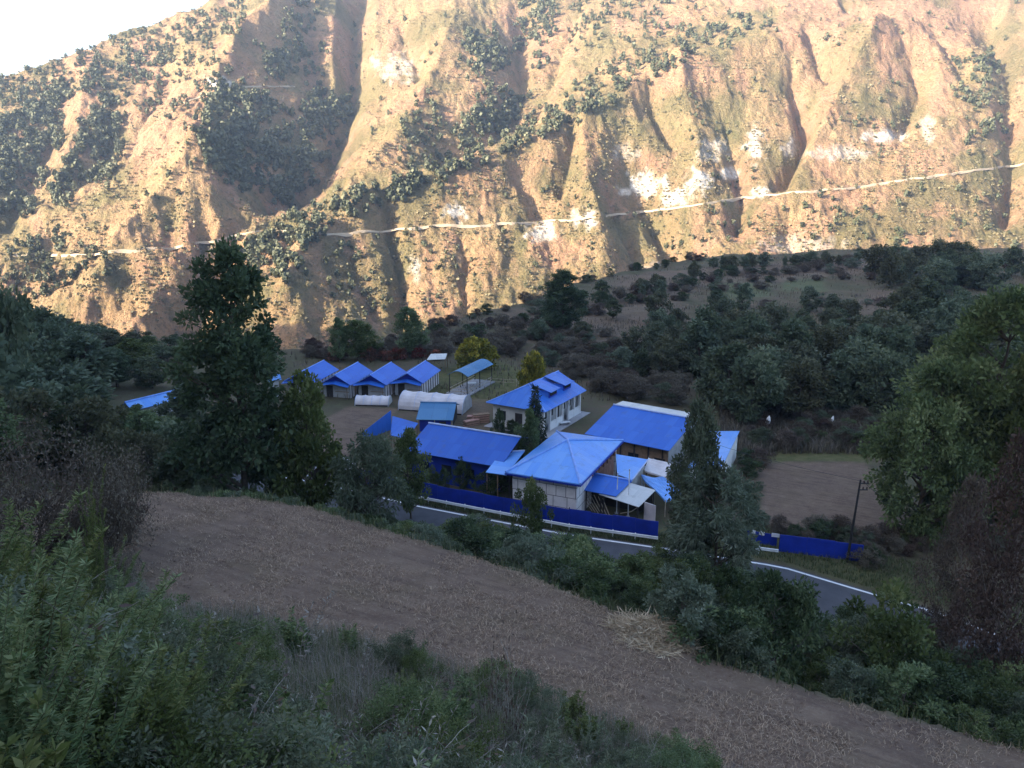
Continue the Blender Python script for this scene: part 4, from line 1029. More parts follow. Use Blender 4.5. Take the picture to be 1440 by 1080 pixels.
PROF = {'round': lambda f: np.sqrt(np.clip(1 - (2 * f - 1) ** 2, 0, 1)), 'oval': lambda f: np.sin(np.pi * np.clip(f, 0, 1)) ** .55 * (1 - .25 * f),
        'cone': lambda f: np.clip((1 - f) ** .75 * np.minimum(1, f * 6 + .25), 0, 1), 'tall': lambda f: np.sin(np.pi * np.clip(f * .93 + .05, 0, 1)) ** .5 * (1.05 - .45 * f),
        'top': lambda f: np.clip(np.sqrt(f) * 1.25, 0, 1) * np.sqrt(np.clip(1.02 - f ** 3, 0, 1))}
def make_tree_meshes(nm, h, cr, leaf, bark='bark', shape='round', base=.25, ncl=60, nl=120, ll=.4, lw=.25, clr=.9, tr=.25, lean=0., droop=-.1, hole=.25, lobes=3, gaps=.0):
    """trunk with limbs, and a crown of leaf clumps with gaps"""
    pr = PROF[shape]; cb = h * base; ph = rnd(0, 6.28); ph2 = rnd(0, 6.28)
    C_ = []
    while len(C_) < ncl:
        f = rnd(.0, 1); a = rnd(0, 2 * np.pi); w = pr(np.array(f))
        if rnd(0, 1) > w + .15: continue
        lob = 1 + .30 * np.sin(lobes * a + ph + 3 * f) + .2 * np.sin((lobes + 2) * a + ph2 - 5 * f)
        if gaps and np.sin(2 * a + ph + 9 * f) > 1 - gaps: continue
        r = cr * w * lob * np.sqrt(rnd(hole, 1)); z = cb + (h - cb) * f
        C_.append((r * np.cos(a) + lean * z, r * np.sin(a), z, r))
    C_ = np.array(C_); c3 = C_[:, :3]
    ci = np.repeat(np.arange(ncl), nl); k = len(ci); size = rng.uniform(.6, 1.25, ncl)[ci][:, None]
    off = rng.normal(0, 1, (k, 3)); off = unit(off) * (rng.uniform(0, 1, (k, 1)) ** .5) * np.array([1.15, 1.15, .75]) * clr * size
    pos = c3[ci] + off; d = unit(off + .001) * .8 + np.array([0, 0, droop]) + unit(c3[ci] - np.array([0, 0, cb + (h - cb) * .4])) * .4
    v, f = leaf_quads(pos, d, ll, lw, .6); cv = rng.uniform(0, 1, ncl)[ci] * .6 + rng.uniform(0, 1, k) * .4
    crown = npmesh(nm + '_crown', v, f, M[leaf], {'var': np.repeat(cv, 4)})
    T = Tubes(); n = 9; zz = np.linspace(-.6, h * .86, n); wob = np.cumsum(rng.normal(0, .012 * h, (n, 2)), 0); wob -= wob[1]; wob[0] = 0
    trunk = np.column_stack([lean * np.maximum(zz, 0) + wob[:, 0], wob[:, 1], zz]); T.add(trunk, np.linspace(tr, tr * .18, n) + np.array([tr * .35] + [0] * (n - 1)), 8)
    idx = rng.permutation(ncl)[:min(ncl, 46)]
    for i in idx:
        e = c3[i]; zs = max(h * .08, min(e[2] - C_[i, 3] * rnd(.45, .9), h * .8)); s = np.array([np.interp(zs, zz, trunk[:, 0]), np.interp(zs, zz, trunk[:, 1]), zs])
        L = np.linalg.norm(e - s); mid = s * .5 + e * .5 + rng.normal(0, .06 * L, 3) + np.array([0, 0, -.04 * L]); r0 = tr * np.interp(zs, [0, h], [.55, .16])
        T.add(np.array([s, s * .7 + mid * .3, mid, mid * .4 + e * .6, e]), [r0, r0 * .8, r0 * .55, r0 * .35, r0 * .15], 5)
    return dict(h=h, cr=cr, trunk=T.mesh(nm + '_trunk', M[bark]), crown=crown)
def make_bare_meshes(nm, h, spread, bark, leaf=None, stems=8, depth=3, nleaf=0, ll=.2, lw=.12, r0=.05):
    T = Tubes(); tips = []
    def grow(p, d, L, r, lev):
        n = 4; pts = [p]; dd = d.copy()
        for _ in range(n): dd = unit(dd + rng.normal(0, .16, 3) + np.array([0, 0, .06])); pts.append(pts[-1] + dd * L / n)
        T.add(pts, np.linspace(r, r * .5, n + 1), 3 if lev > 0 else 5); tips.extend(pts[2:])
        if lev < depth:
            for _ in range(3 if lev else 4):
                k = rng.integers(1, n + 1); grow(pts[k], unit(dd + rng.normal(0, .55, 3)), L * rnd(.5, .8), r * .55, lev + 1)
    for _ in range(stems):
        a = rnd(0, 6.28); grow(np.array([np.cos(a) * .15 * spread * .3, np.sin(a) * .15 * spread * .3, -.2]), unit(np.array([np.cos(a) * spread / h, np.sin(a) * spread / h, 1.0])), h * rnd(.4, .6), r0, 0)
    out = dict(h=h, cr=spread, trunk=T.mesh(nm + '_branches', M[bark]), crown=None)
    if leaf and nleaf:
        P = np.array(tips); pos = P[rng.integers(0, len(P), nleaf)] + rng.normal(0, .18, (nleaf, 3)) * h / 4
        v, f = leaf_quads(pos, rng.normal(0, 1, (nleaf, 3)), ll, lw); out['crown'] = npmesh(nm + '_leaves', v, f, M[leaf], {'var': np.repeat(rng.uniform(0, 1, nleaf), 4)})
    return out
def make_weed_meshes(nm, h, stems, leaf, nleaf, ll, lw, bark='greenstem', bend=.35, spread=.35, droop=-.45, whorl=True):
    """upright leafy stems with narrow drooping leaves"""
    T = Tubes(); P, Dd, V = [], [], []
    for s in range(stems):
        a = rnd(0, 6.28); b = rnd(.3, 1) * bend; hh = h * rnd(.65, 1.05); r = rnd(0, spread); n = 8; t = np.linspace(0, 1, n)
        pts = np.column_stack([r * np.cos(a * 3) + np.cos(a) * b * hh * t ** 2, r * np.sin(a * 3) + np.sin(a) * b * hh * t ** 2, hh * t * (1 - .12 * b * t) - .1]); T.add(pts, np.linspace(.008, .003, n) * max(.8, h / 2.2), 4)
        m = nleaf // stems; tt = rng.uniform(.15, 1.0, m) ** .8; q = np.column_stack([np.interp(tt, t, pts[:, i]) for i in range(3)])
        an = rng.uniform(0, 6.28, m); up = np.where(tt > .9, .9, .25); dd = np.column_stack([np.cos(an), np.sin(an), up + droop * rng.uniform(0, 1, m)])
        P.append(q); Dd.append(dd); V.append(np.clip(tt * .7 + rng.uniform(-.15, .4, m), 0, 1))
    v, f = leaf_quads(np.concatenate(P), np.concatenate(Dd), ll, lw, .2)
    return dict(h=h, cr=h * .4, trunk=T.mesh(nm + '_stems', M[bark]), crown=npmesh(nm + '_leaves', v, f, M[leaf], {'var': np.repeat(np.concatenate(V), 4)}))
def make_conifer_meshes(nm, h, cr):
    T = Tubes(); T.add([(0, 0, -.3), (0, 0, h * .5), (.03, 0, h)], [.14, .09, .015], 7); P, Dd = [], []
    for k in range(15):
        z = h * (.10 + .86 * k / 14); r = cr * (1 - (k / 15) ** 1.15) + .12
        nb = 9 if k < 12 else 6
        for j in range(nb):
            a = 2 * np.pi * j / nb + k * .5 + rnd(-.15, .15); rr = r * rnd(.85, 1.1); e = np.array([np.cos(a) * rr, np.sin(a) * rr, z - .10 * rr]); s = np.array([0, 0, z + .1 * rr])
            T.add([s, (s + e) / 2 + np.array([0, 0, .08 * rr]), e], [.035, .022, .008], 4); m = int(34 * rr / cr) + 8; t = rng.uniform(.1, 1, m)[:, None]
            P.append(s * (1 - t) + e * t + rng.normal(0, .05, (m, 3))); dd = np.repeat((e - s)[None], m, 0) / rr + rng.normal(0, .6, (m, 3)) + np.array([0, 0, -.25]); Dd.append(dd)
    P = np.concatenate(P); v, f = leaf_quads(P, np.concatenate(Dd), .42, .10, .2)
    return dict(h=h, cr=cr, trunk=T.mesh(nm + '_trunk', M['bark']), crown=npmesh(nm + '_needles', v, f, M['lf_needle'], {'var': np.repeat(rng.uniform(0, 1, len(P)), 4)}))

def plant(proto, name, label, cat, loc, h, wide=1., rz=None, group=None, names=('trunk', 'crown'), tilt=0.):
    s = h / proto['h']; t = thing(name, label, cat, tuple(float(c) for c in loc), rnd(0, 6.28) if rz is None else rz, group)
    t.scale = (s * wide, s * wide, s)
    if tilt: t.rotation_euler = (rnd(-tilt, tilt), rnd(-tilt, tilt), t.rotation_euler[2])
    obj(names[0], proto['trunk'], t)
    if proto['crown']: obj(names[1], proto['crown'], t)
    return t
def ground_hit(u, v, D0=2.5, D1=60.):
    d = ray(u, v); D = D0; st = .25
    while D < D1:
        p = d * (D / d[1])
        if p[2] < H(p[0], p[1]): return p[0], D, H(p[0], p[1])
        D += st; st *= 1.02
    return None
def at_D(px, D, z=None):
    x = ray(px, 500)[0] / 1.0 * 0
    # column px at forward distance D on the ground
    zz = H(0, D) if z is None else z
    for _ in range(6):
        dep = D * CP - zz * SP; x = (px - 720) / F * dep; zz = H(x, D) if z is None else z
    return x, D, zz
def tree_px(proto, name, label, px, D, top, width=None, group=None, cat='tree', names=('trunk', 'crown'), rz=None, sink=0.):
    x, y, z = at_D(px, D); zt = Q(px, top, D)[2]; h = max(.6 if cat != 'tree' else 3.2, zt - z + sink)
    w = 1.
    if width:
        dep = y * CP - zt * SP; wm = width / F * dep; w = min(1.9, (wm / 2) / (proto['cr'] * 1.12 * h / proto['h']))
    return plant(proto, name, label, cat, (x, y, z - sink), h, w, rz, group, names)

# ---- prototypes
PT = {}
PT['alder'] = make_tree_meshes('alder', 20, 4.6, 'lf_dark', shape='tall', base=.16, ncl=190, nl=100, ll=.46, lw=.26, clr=.95, tr=.34, gaps=.09)
PT['light'] = make_tree_meshes('light', 10, 3.6, 'lf_light', shape='oval', base=.12, ncl=95, nl=110, ll=.38, lw=.22, clr=.8, tr=.18, gaps=.2)
PT['bushy'] = make_tree_meshes('bushy', 11, 3.4, 'lf_mid', shape='oval', base=.14, ncl=90, nl=110, ll=.40, lw=.24, clr=.85, tr=.2, gaps=.1)
PT['willowy'] = make_tree_meshes('willowy', 9, 3.6, 'lf_gray', shape='round', base=.08, ncl=85, nl=130, ll=.5, lw=.14, clr=.85, tr=.18, droop=-.5)
PT['twotop'] = make_tree_meshes('twotop', 13, 3.9, 'lf_gray', shape='oval', base=.12, ncl=120, nl=100, ll=.40, lw=.20, clr=.85, tr=.24, gaps=.3, lobes=2)
PT['pale'] = make_tree_meshes('pale', 16, 5.6, 'lf_right', shape='oval', base=.05, ncl=170, nl=140, ll=.40, lw=.22, clr=1.0, tr=.32, gaps=.3, lobes=4)
PT['pale2'] = make_tree_meshes('pale2', 13, 5.2, 'lf_right', shape='oval', base=.04, ncl=165, nl=140, ll=.38, lw=.21, clr=.95, tr=.28, gaps=.3, lobes=2)
PT['brown'] = make_tree_meshes('brown', 11, 4.2, 'lf_brown', 'barkpale', shape='oval', base=.04, ncl=150, nl=100, ll=.25, lw=.12, clr=.9, tr=.17, hole=.08, gaps=.18)
PT['conifer'] = make_conifer_meshes('conifer', 6, 1.9)
FAR = []
for i, (lf, sh) in enumerate([('lf_far', 'round'), ('lf_far', 'oval'), ('lf_far2', 'round'), ('lf_gray', 'oval'), ('lf_far', 'tall'), ('lf_far2', 'oval')]):
    p = make_tree_meshes('wood%d' % i, 10, 3.7 if sh != 'tall' else 2.6, lf, shape=sh, base=.08, ncl=60, nl=60, ll=.62, lw=.40, clr=1.0, tr=.2, gaps=.2, droop=-.15); FAR.append(p)
SHRUB = []
for i, (lf, sh) in enumerate([('lf_mid', 'round'), ('lf_gray', 'round'), ('lf_dark', 'round'), ('lf_mid', 'oval'), ('lf_gray', 'top')]):
    SHRUB.append(make_tree_meshes('shrub%d' % i, 3, 1.5, lf, 'barkpale', shape=sh, base=.02, ncl=60, nl=110, ll=.16, lw=.085, clr=.36, tr=.05, hole=.1, gaps=.12))
DRY = [make_tree_meshes('dryscrub%d' % i, 2.2, 1.5, lf, 'barkpale', shape='top', base=.02, ncl=56, nl=85, ll=.20, lw=.06, clr=.36, tr=.04, hole=.05, droop=.3) for i, lf in enumerate(['lf_purple', 'lf_purple', 'lf_brown'])]
YEL = make_tree_meshes('yellowbush', 4, 2.4, 'lf_yellow', shape='round', base=.05, ncl=60, nl=80, ll=.4, lw=.3, clr=.6, tr=.1)
RED = make_tree_meshes('redscrub', 2, 1.3, 'lf_red', 'barkpale', shape='round', base=.05, ncl=30, nl=60, ll=.3, lw=.15, clr=.4, tr=.05)
BARE = make_bare_meshes('bareshrub', 5, 2.6, 'bark', 'lf_purple', stems=13, depth=3, nleaf=4200, ll=.14, lw=.07, r0=.042)
BARE2 = make_bare_meshes('twigbush', 2, 1.2, 'drystem', 'lf_brown', stems=9, depth=2, nleaf=250, ll=.10, lw=.05, r0=.016)
WEED = [make_weed_meshes('mugwort', 1.7, 11, 'lf_gray', 1600, .13, .03), make_weed_meshes('nettle', 1.5, 13, 'lf_mid', 1700, .11, .04, bend=.25), make_weed_meshes('tallweed', 3.2, 16, 'lf_weed', 7600, .095, .02, bend=.4, spread=.8), make_weed_meshes('darkweed', 1.6, 13, 'lf_weed', 1800, .10, .045, bend=.2, spread=.5)]
BUSHN = [make_tree_meshes('nearbush%d' % i, 2, 1.15, lf, 'barkpale', shape=sh, base=.03, ncl=90, nl=135, ll=.068, lw=.03, clr=.24, tr=.03, hole=.1, droop=-.2) for i, (lf, sh) in enumerate([('lf_mid', 'round'), ('lf_gray', 'round'), ('lf_gray', 'top'), ('lf_mid', 'round')])]
STALK = [make_weed_meshes('stalk', 2.0, 1, 'drystem', 26, .09, .02, bark='drystem', bend=.5, spread=.02, droop=.1), make_weed_meshes('stalks', 2.0, 4, 'drystem', 80, .12, .03, bark='drystem', bend=.6, spread=.2, droop=.1)]

# ---- landmark trees
tree_px(PT['alder'], 'broadleaf_tree', 'tallest dark broadleaf tree, standing behind the top edge of the brown stubble field', 348, 66, 350, 182, rz=.4)
tree_px(PT['light'], 'broadleaf_tree', 'mid green leafy tree close right of the tallest dark tree, hiding the end hut', 440, 66, 530, 118, rz=1.)
tree_px(PT['willowy'], 'broadleaf_tree', 'rounded grey green tree between the stubble field and the forecourt', 522, 63, 612, 108, rz=2.)
tree_px(PT['bushy'], 'broadleaf_tree', 'small dark tree between the rounded grey green tree and the long blue shed', 578, 75, 607, 58, rz=.3)
tree_px(PT['conifer'], 'conifer', 'small dark tiered conifer in front of the guest house', 752, 93.5, 540, 44, cat='conifer', names=('trunk', 'needles'))
tree_px(PT['bushy'], 'broadleaf_tree', 'small olive tree below the tiered conifer, between long shed and white house roof', 744, 86, 577, 38, rz=4)
tree_px(PT['twotop'], 'broadleaf_tree', 'leafy grey green tree in front of the kitchen yard, right end of the long fence', 972, 62, 562, 90, rz=.2)
tree_px(PT['willowy'], 'broadleaf_tree', 'low spreading grey green tree at the road under the leafy kitchen yard tree', 1003, 59, 662, 132, rz=3.)
tree_px(PT['pale2'], 'broadleaf_tree', 'broad pale green tree overhanging the brown plot right of the utility pole', 1288, 70, 512, 175, rz=1.2)
tree_px(PT['pale'], 'broadleaf_tree', 'tallest pale green tree at the right edge above the brown plot', 1372, 72, 408, 250, rz=.7)
tree_px(PT['pale2'], 'broadleaf_tree', 'pale green tree cut by the right edge of the view behind the brown tree', 1450, 66, 450, 170, rz=5)
tree_px(PT['brown'], 'broadleaf_tree', 'large withered brown leaved tree on the road bank at the right edge', 1395, 40, 615, 190, rz=1)
tree_px(PT['brown'], 'broadleaf_tree', 'smaller withered brown tree left of the large withered one by the road', 1325, 46, 680, 120, rz=3)
tree_px(PT['alder'], 'broadleaf_tree', 'tall dark tree on the terrace edge above the guest house', 790, 168, 381, 72, rz=1)
tree_px(PT['bushy'], 'broadleaf_tree', 'round dark tree on the terrace edge behind the striped hut', 576, 148, 434, 50, rz=2)
tree_px(PT['bushy'], 'broadleaf_tree', 'low dark tree on the terrace edge behind the middle huts', 503, 145, 452, 60, rz=2.5)
tree_px(PT['bushy'], 'broadleaf_tree', 'thin dark tree on the terrace edge left of the hut row', 478, 143, 448, 30, rz=3.5)
tree_px(YEL, 'flowering_bush', 'big yellow flowering bush behind the teal pavilion', 669, 138, 478, 54, cat='bush')
tree_px(YEL, 'flowering_bush', 'smaller yellow leaved bush directly behind the guest house roof', 752, 121, 500, 36, cat='bush')
tree_px(SHRUB[0], 'shrub', 'pale green bushy shrub in front of the clad wall of the white house', 748, 67, 678, 58, cat='shrub', names=('stems', 'foliage'))
for px, D, top, w, lab in ((650, 83, 645, 30, 'upright dark garden shrub in front of the long blue shed'), (625, 81, 660, 16, 'small clipped dark shrub in the garden behind the long fence'), (690, 80, 665, 50, 'dark bushy shrub in the garden beside the porch of the white house'), (608, 83, 655, 24, 'olive garden shrub below the left half of the long blue shed'), (668, 83, 655, 20, 'small rounded shrub right of the upright garden shrub'), (702, 98, 577, 20, 'dark little tree beside the guest house corner')):
    tree_px(SHRUB[2] if 'dark' in lab else SHRUB[3], 'shrub', lab, px, D, top, w, cat='shrub', names=('stems', 'foliage'))

# ---- dark trees on the left slope
LS = [(-40, 98, 385, 120), (12, 88, 374, 90), (60, 120, 440, 90), (-10, 75, 470, 130), (100, 135, 458, 70), (150, 140, 480, 70), (190, 130, 478, 62), (215, 120, 500, 50), (40, 84, 500, 110), (105, 96, 520, 90), (160, 104, 530, 80), (130, 76, 560, 90), (215, 84, 575, 80), (255, 78, 590, 80), (70, 150, 455, 60), (20, 130, 430, 80), (285, 76, 600, 60), (205, 70, 610, 70), (255, 140, 497, 36), (300, 150, 480, 40), (310, 73, 640, 60), (250, 66, 640, 70), (395, 74, 620, 50), (170, 64, 600, 70), (-30, 60, 520, 110), (30, 110, 405, 80), (85, 118, 448, 80), (125, 112, 470, 80), (165, 118, 490, 70), (200, 108, 505, 70), (235, 112, 508, 60), (60, 98, 470, 100), (0, 100, 420, 100), (110, 80, 545, 90), (70, 74, 560, 90), (20, 68, 540, 110), (180, 92, 545, 70), (228, 96, 540, 60), (145, 90, 555, 80), (270, 100, 540, 60), (265, 118, 515, 50), (-60, 120, 400, 100)]
LS += [(196, 99, 574, 70), (248, 100, 563, 50)]
LS += [(40 + 17 * i, 138 + (i * 37 % 14), 425 + 5.6 * i + (i * 29 % 13), 46 + (i * 53 % 20)) for i in range(14)]
for i, (px, D, top, w) in enumerate(LS):
    if D < 114 and 135 < px < 290 and top < 582 and D not in (99, 100): top = 582 + (i * 7 % 12); D = min(D, 92)
    tree_px([PT['bushy'], FAR[0], FAR[1], FAR[4], PT['alder'], FAR[2]][i % 6], 'broadleaf_tree', 'dark leafy tree in the shady wood on the left slope below the sunlit mountain', px, D, top, w, 'dark trees on the left slope')

# ---- wood on the plateau behind and to the right of the village
def on_plateau(u, v):
    P = G(u, v, ZT)
    for _ in range(3): P = G(u, v, H(P[0], P[1]))
    return P
zones = [ # (pixel polygon of tree feet, count, height range m, label, group)
 ([(985, 500), (1240, 490), (1300, 540), (1240, 605), (1060, 600), (985, 565), (950, 530)], 40, (6.5, 11), 'dark tree in the dense wood behind the brown plot and warehouse', 'dense wood behind the brown plot'),
 ([(1265, 450), (1440, 450), (1500, 560), (1300, 560), (1240, 470)], 30, (7, 11), 'dark tree in the wood behind the tall pale green trees', 'wood behind the pale green trees'),
 ([(890, 455), (1010, 432), (1240, 440), (1240, 490), (960, 500), (880, 485)], 24, (3.5, 7), 'dark tree among the small terraced plots above the wood', 'trees among the terraced plots'),
 ([(985, 378), (1120, 369), (1235, 364), (1240, 372), (1000, 384)], 20, (3, 5), 'small dark tree on the far terrace crest below the sunlit mountain', 'trees on the far terrace crest'),
 ([(1235, 372), (1360, 372), (1370, 410), (1230, 420)], 24, (6, 10), 'dark tree in the copse at the right end of the far crest', 'copse on the far crest'),
 ([(1360, 385), (1560, 385), (1560, 425), (1370, 420)], 16, (7, 11), 'dark tree on the far crest behind the tallest pale green tree', 'far crest trees at the right'),
 ([(805, 420), (985, 388), (985, 405), (880, 425), (820, 440)], 9, (3, 6), 'dark tree on the sloping edge of the terrace left of the far crest', 'trees on the sloping terrace edge'),
 ([(740, 470), (870, 440), (900, 480), (800, 500), (740, 490)], 6, (3, 6), 'scattered dark tree on the bare slope above the guest house', 'trees above the guest house'),
 ([(820, 500), (960, 490), (950, 545), (830, 545)], 8, (4, 7), 'green tree in the purplish brush behind the warehouse', 'trees behind the warehouse')]
for poly, n, hr_, lab, grp in zones:
    xs = [p[0] for p in poly]; ys = [p[1] for p in poly]; k = 0; put = []; tries = 0
    while k < n and tries < 4000:
        tries += 1
        u, v = rnd(min(xs), max(xs)), rnd(min(ys), max(ys))
        if not in_poly(np.array([u]), np.array([v]), poly)[0]: continue
        P = on_plateau(u, v)
        if any((P[0] - a) ** 2 + (P[1] - b) ** 2 < 9 for a, b in put): continue
        put.append((P[0], P[1])); k += 1; i = int(rng.integers(0, 6)); hh = rnd(*hr_)
        plant(FAR[i], 'broadleaf_tree', lab, 'tree', (P[0], P[1], P[2]), hh, rnd(.85, 1.25), None, grp)
# ---- purplish dry brush and low shrubs on the plateau
for poly, n, protos, hr_, lab, grp, cat in [
  ([(690, 480), (830, 460), (960, 520), (950, 575), (840, 560), (780, 520), (690, 500)], 95, DRY[:2] + [DRY[0], DRY[1], SHRUB[1]], (1.6, 3.2), 'purplish dry bush in the brush between guest house and wood', 'purplish brush behind the guest house', 'bush'),
  ([(430, 490), (620, 482), (640, 500), (560, 506), (430, 506)], 34, DRY, (1.3, 2.6), 'dry brown bush along the terrace edge behind the huts', 'brown brush behind the huts', 'bush'),
  ([(1045, 596), (1230, 588), (1240, 640), (1060, 640)], 46, DRY + [SHRUB[1], SHRUB[0]], (1., 2.4), 'brown or greenish bush at the top of the brown plot', 'brush above the brown plot', 'bush'),
  ([(590, 470), (760, 452), (790, 470), (640, 492)], 26, DRY + [SHRUB[2]], (1.5, 3.), 'dark bush on the terrace edge behind the yellow flowering bush', 'bushes behind the yellow bush', 'bush'),
  ([(1080, 745), (1260, 752), (1300, 775), (1220, 800), (1215, 772), (1085, 766)], 26, DRY + [SHRUB[1], SHRUB[2]], (.8, 2.), 'rough bush beside the deep blue fence at the edge of the brown plot', 'bushes by the deep blue fence', 'bush'),
  ([(690, 610), (735, 600), (740, 640), (700, 640)], 5, [SHRUB[2], SHRUB[3]], (1., 1.8), 'low shrub between the long shed and the porch', 'shrubs by the porch', 'shrub'),
  ([(960, 620), (1070, 640), (1090, 740), (1040, 755), (960, 740)], 22, [SHRUB[1], SHRUB[2], DRY[2]], (.8, 2.), 'low shrub between the kitchen yard and the brown plot', 'shrubs beside the kitchen yard', 'shrub')]:
    xs = [p[0] for p in poly]; ys = [p[1] for p in poly]; k = 0
    while k < n:
        u, v = rnd(min(xs), max(xs)), rnd(min(ys), max(ys))
        if not in_poly(np.array([u]), np.array([v]), poly)[0]: continue
        P = on_plateau(u, v); k += 1
        plant(protos[int(rng.integers(0, len(protos)))], 'brush_bush' if cat == 'bush' else 'shrub', lab, cat, P, rnd(*hr_), rnd(.9, 1.4), None, grp, ('stems', 'foliage'))
for px, py in ((470, 507), (520, 506), (562, 505), (588, 503), (612, 506), (545, 507)):
    P = on_plateau(px, py); plant(RED, 'flowering_bush', 'red flowering bush right behind the roofs of the blue huts', 'bush', P, rnd(1.6, 2.4), 1.2, None, 'red bushes behind the huts', ('stems', 'foliage'))

for poly, n, lab, grp in (([(830, 428), (1000, 386), (1130, 372), (1250, 364), (1440, 372), (1440, 382), (1250, 376), (1000, 398), (840, 440)], 36, 'dark little bush along the far crest under the sunlit mountain', 'bushes along the far crest'), ([(650, 468), (740, 445), (840, 420), (850, 440), (760, 470), (660, 482)], 14, 'dark bush on the shaded terrace edge between the yellow bush and the far crest', 'bushes on the shaded terrace edge')):
    xs = [p[0] for p in poly]; ys = [p[1] for p in poly]; k = 0
    while k < n:
        u, v = rnd(min(xs), max(xs)), rnd(min(ys), max(ys))
        if not in_poly(np.array([u]), np.array([v]), poly)[0]: continue
        P = on_plateau(u, v); k += 1
        plant([DRY[0], SHRUB[2], SHRUB[1], DRY[2]][k % 4], 'crest_bush', lab, 'bush', P, rnd(1.4, 3.4), rnd(1., 1.7), None, grp, ('stems', 'foliage'))

for v0, u0, u1, n in ((388, 1000, 1250, 15), (399, 930, 1240, 17), (411, 880, 1100, 13), (424, 850, 1010, 10), (432, 1060, 1260, 12)):
    for k in range(n):
        u = rnd(u0, u1); P = on_plateau(u, v0 - .02 * (u - u0) + rnd(-1.2, 1.2)); plant([DRY[0], SHRUB[2], DRY[2], SHRUB[1]][k % 4], 'terrace_bush', 'low dark bush along a terrace edge of the small plots under the far crest', 'bush', P, rnd(.9, 2.2), rnd(1.1, 1.9), None, 'bushes along the terrace edges', ('stems', 'foliage'))

for k in range(30):
    u = rnd(590, 1010); D = float(plateau_edge((u - 720) / F)) - rnd(-2, 9); x, y, z = at_D(u, D)
    plant([DRY[0], SHRUB[2], SHRUB[1], DRY[2], SHRUB[2]][k % 5], 'crest_bush', 'dark bush right on the lip of the terrace, where it drops to the gorge', 'bush', (x, y, z), rnd(1.2, 2.8), rnd(1., 1.6), None, 'bushes on the lip of the gorge', ('stems', 'foliage'))

# ---- hedge bank between stubble field and road
LIM_U = [-200, 250, 300, 380, 440, 560, 600, 700, 790, 900, 1000, 1090, 1200, 1300, 1400, 1600]
LIM_V = [640, 655, 672, 690, 700, 722, 712, 718, 746, 762, 774, 804, 850, 885, 915, 960]
k = 0; tries = 0; cnt = 0
while cnt < 270 and tries < 6000:
    tries += 1
    t_ = rnd(-66, 14); e, r = float(Eq(t_)), float(Rq(t_)); w = rnd(0, 1) ** .9; q_ = e + .6 + w * (r - RW - 2.0 - e - .6)
    x, y = TX * t_ + NX * q_, TY * t_ + NY * q_; z = H(x, y); u, v = proj(x, y, z)
    if u < 230 or u > 1560: continue
    lim = float(np.interp(u, LIM_U, LIM_V)) + rnd(-6, 16); dep = y * CP - z * SP; hmax = (v - lim) * dep / F * 1.02
    if u < 640: hmax = min(hmax, 2.2)
    if hmax < .7: continue
    hh = min(hmax, rnd(1.6, 4.2)); cnt += 1
    i = int(rng.integers(0, 12)); pr = (SHRUB * 2 + SHRUB[1:2] + SHRUB[3:4])[i]
    if u > 900: lab, grp = 'dense bush on the road bank below the stubble field, right of the straw heap', 'bushes on the road bank beyond the straw'
    elif u > 560: lab, grp = 'dense bush on the bank between the stubble field and the long blue fence', 'bushes on the road bank below the fence'
    else: lab, grp = 'dark bush behind the far edge of the stubble field, near the forecourt', 'bushes at the far edge of the field'
    plant(pr, 'bush', lab, 'bush', (x, y, z), hh, rnd(.8, 1.25), None, grp, ('stems', 'foliage'))
for px, D, top, w, lab in ((1240, 36, 838, 150, 'brightest rounded green bush by the road, left of the withered trees'), (1085, 35, 815, 130, 'dark rounded bush on the road bank just right of the straw heap'), (1000, 38, 800, 110, 'dark green bush rising directly behind the straw heap')):
    tree_px(SHRUB[0] if 'bright' in lab else SHRUB[2], 'bush', lab, px, D, top, w, cat='bush', names=('stems', 'foliage'))

# ---- bare shrubs at the left end of the field
for i, (px, D, top, w, lab) in enumerate([(50, 34, 575, 230, 'large leafless grey brown shrub at the left edge above the leafy weeds'), (150, 37, 590, 150, 'leafless shrub right of the large leafless one at the left edge'), (180, 40, 612, 84, 'brownish half bare shrub at the top left corner of the stubble field'), (-40, 30, 590, 160, 'leafless shrub cut by the left edge of the view')]):
    tree_px(BARE, 'bare_shrub', lab, px, D, top, w, cat='shrub', names=('branches', 'leaves'), rz=i * 1.3)
for i in range(10):
    px = rnd(90, 190); D = rnd(32, 42); x, y, z = at_D(px, D); plant([BARE, DRY[2]][i % 2], 'bare_shrub', 'low brown half bare shrub beside the top left corner of the stubble field', 'shrub', (x, y, z), rnd(1.2, 2.2), 1., None, 'low bare shrubs by the field corner', ('branches', 'leaves'))

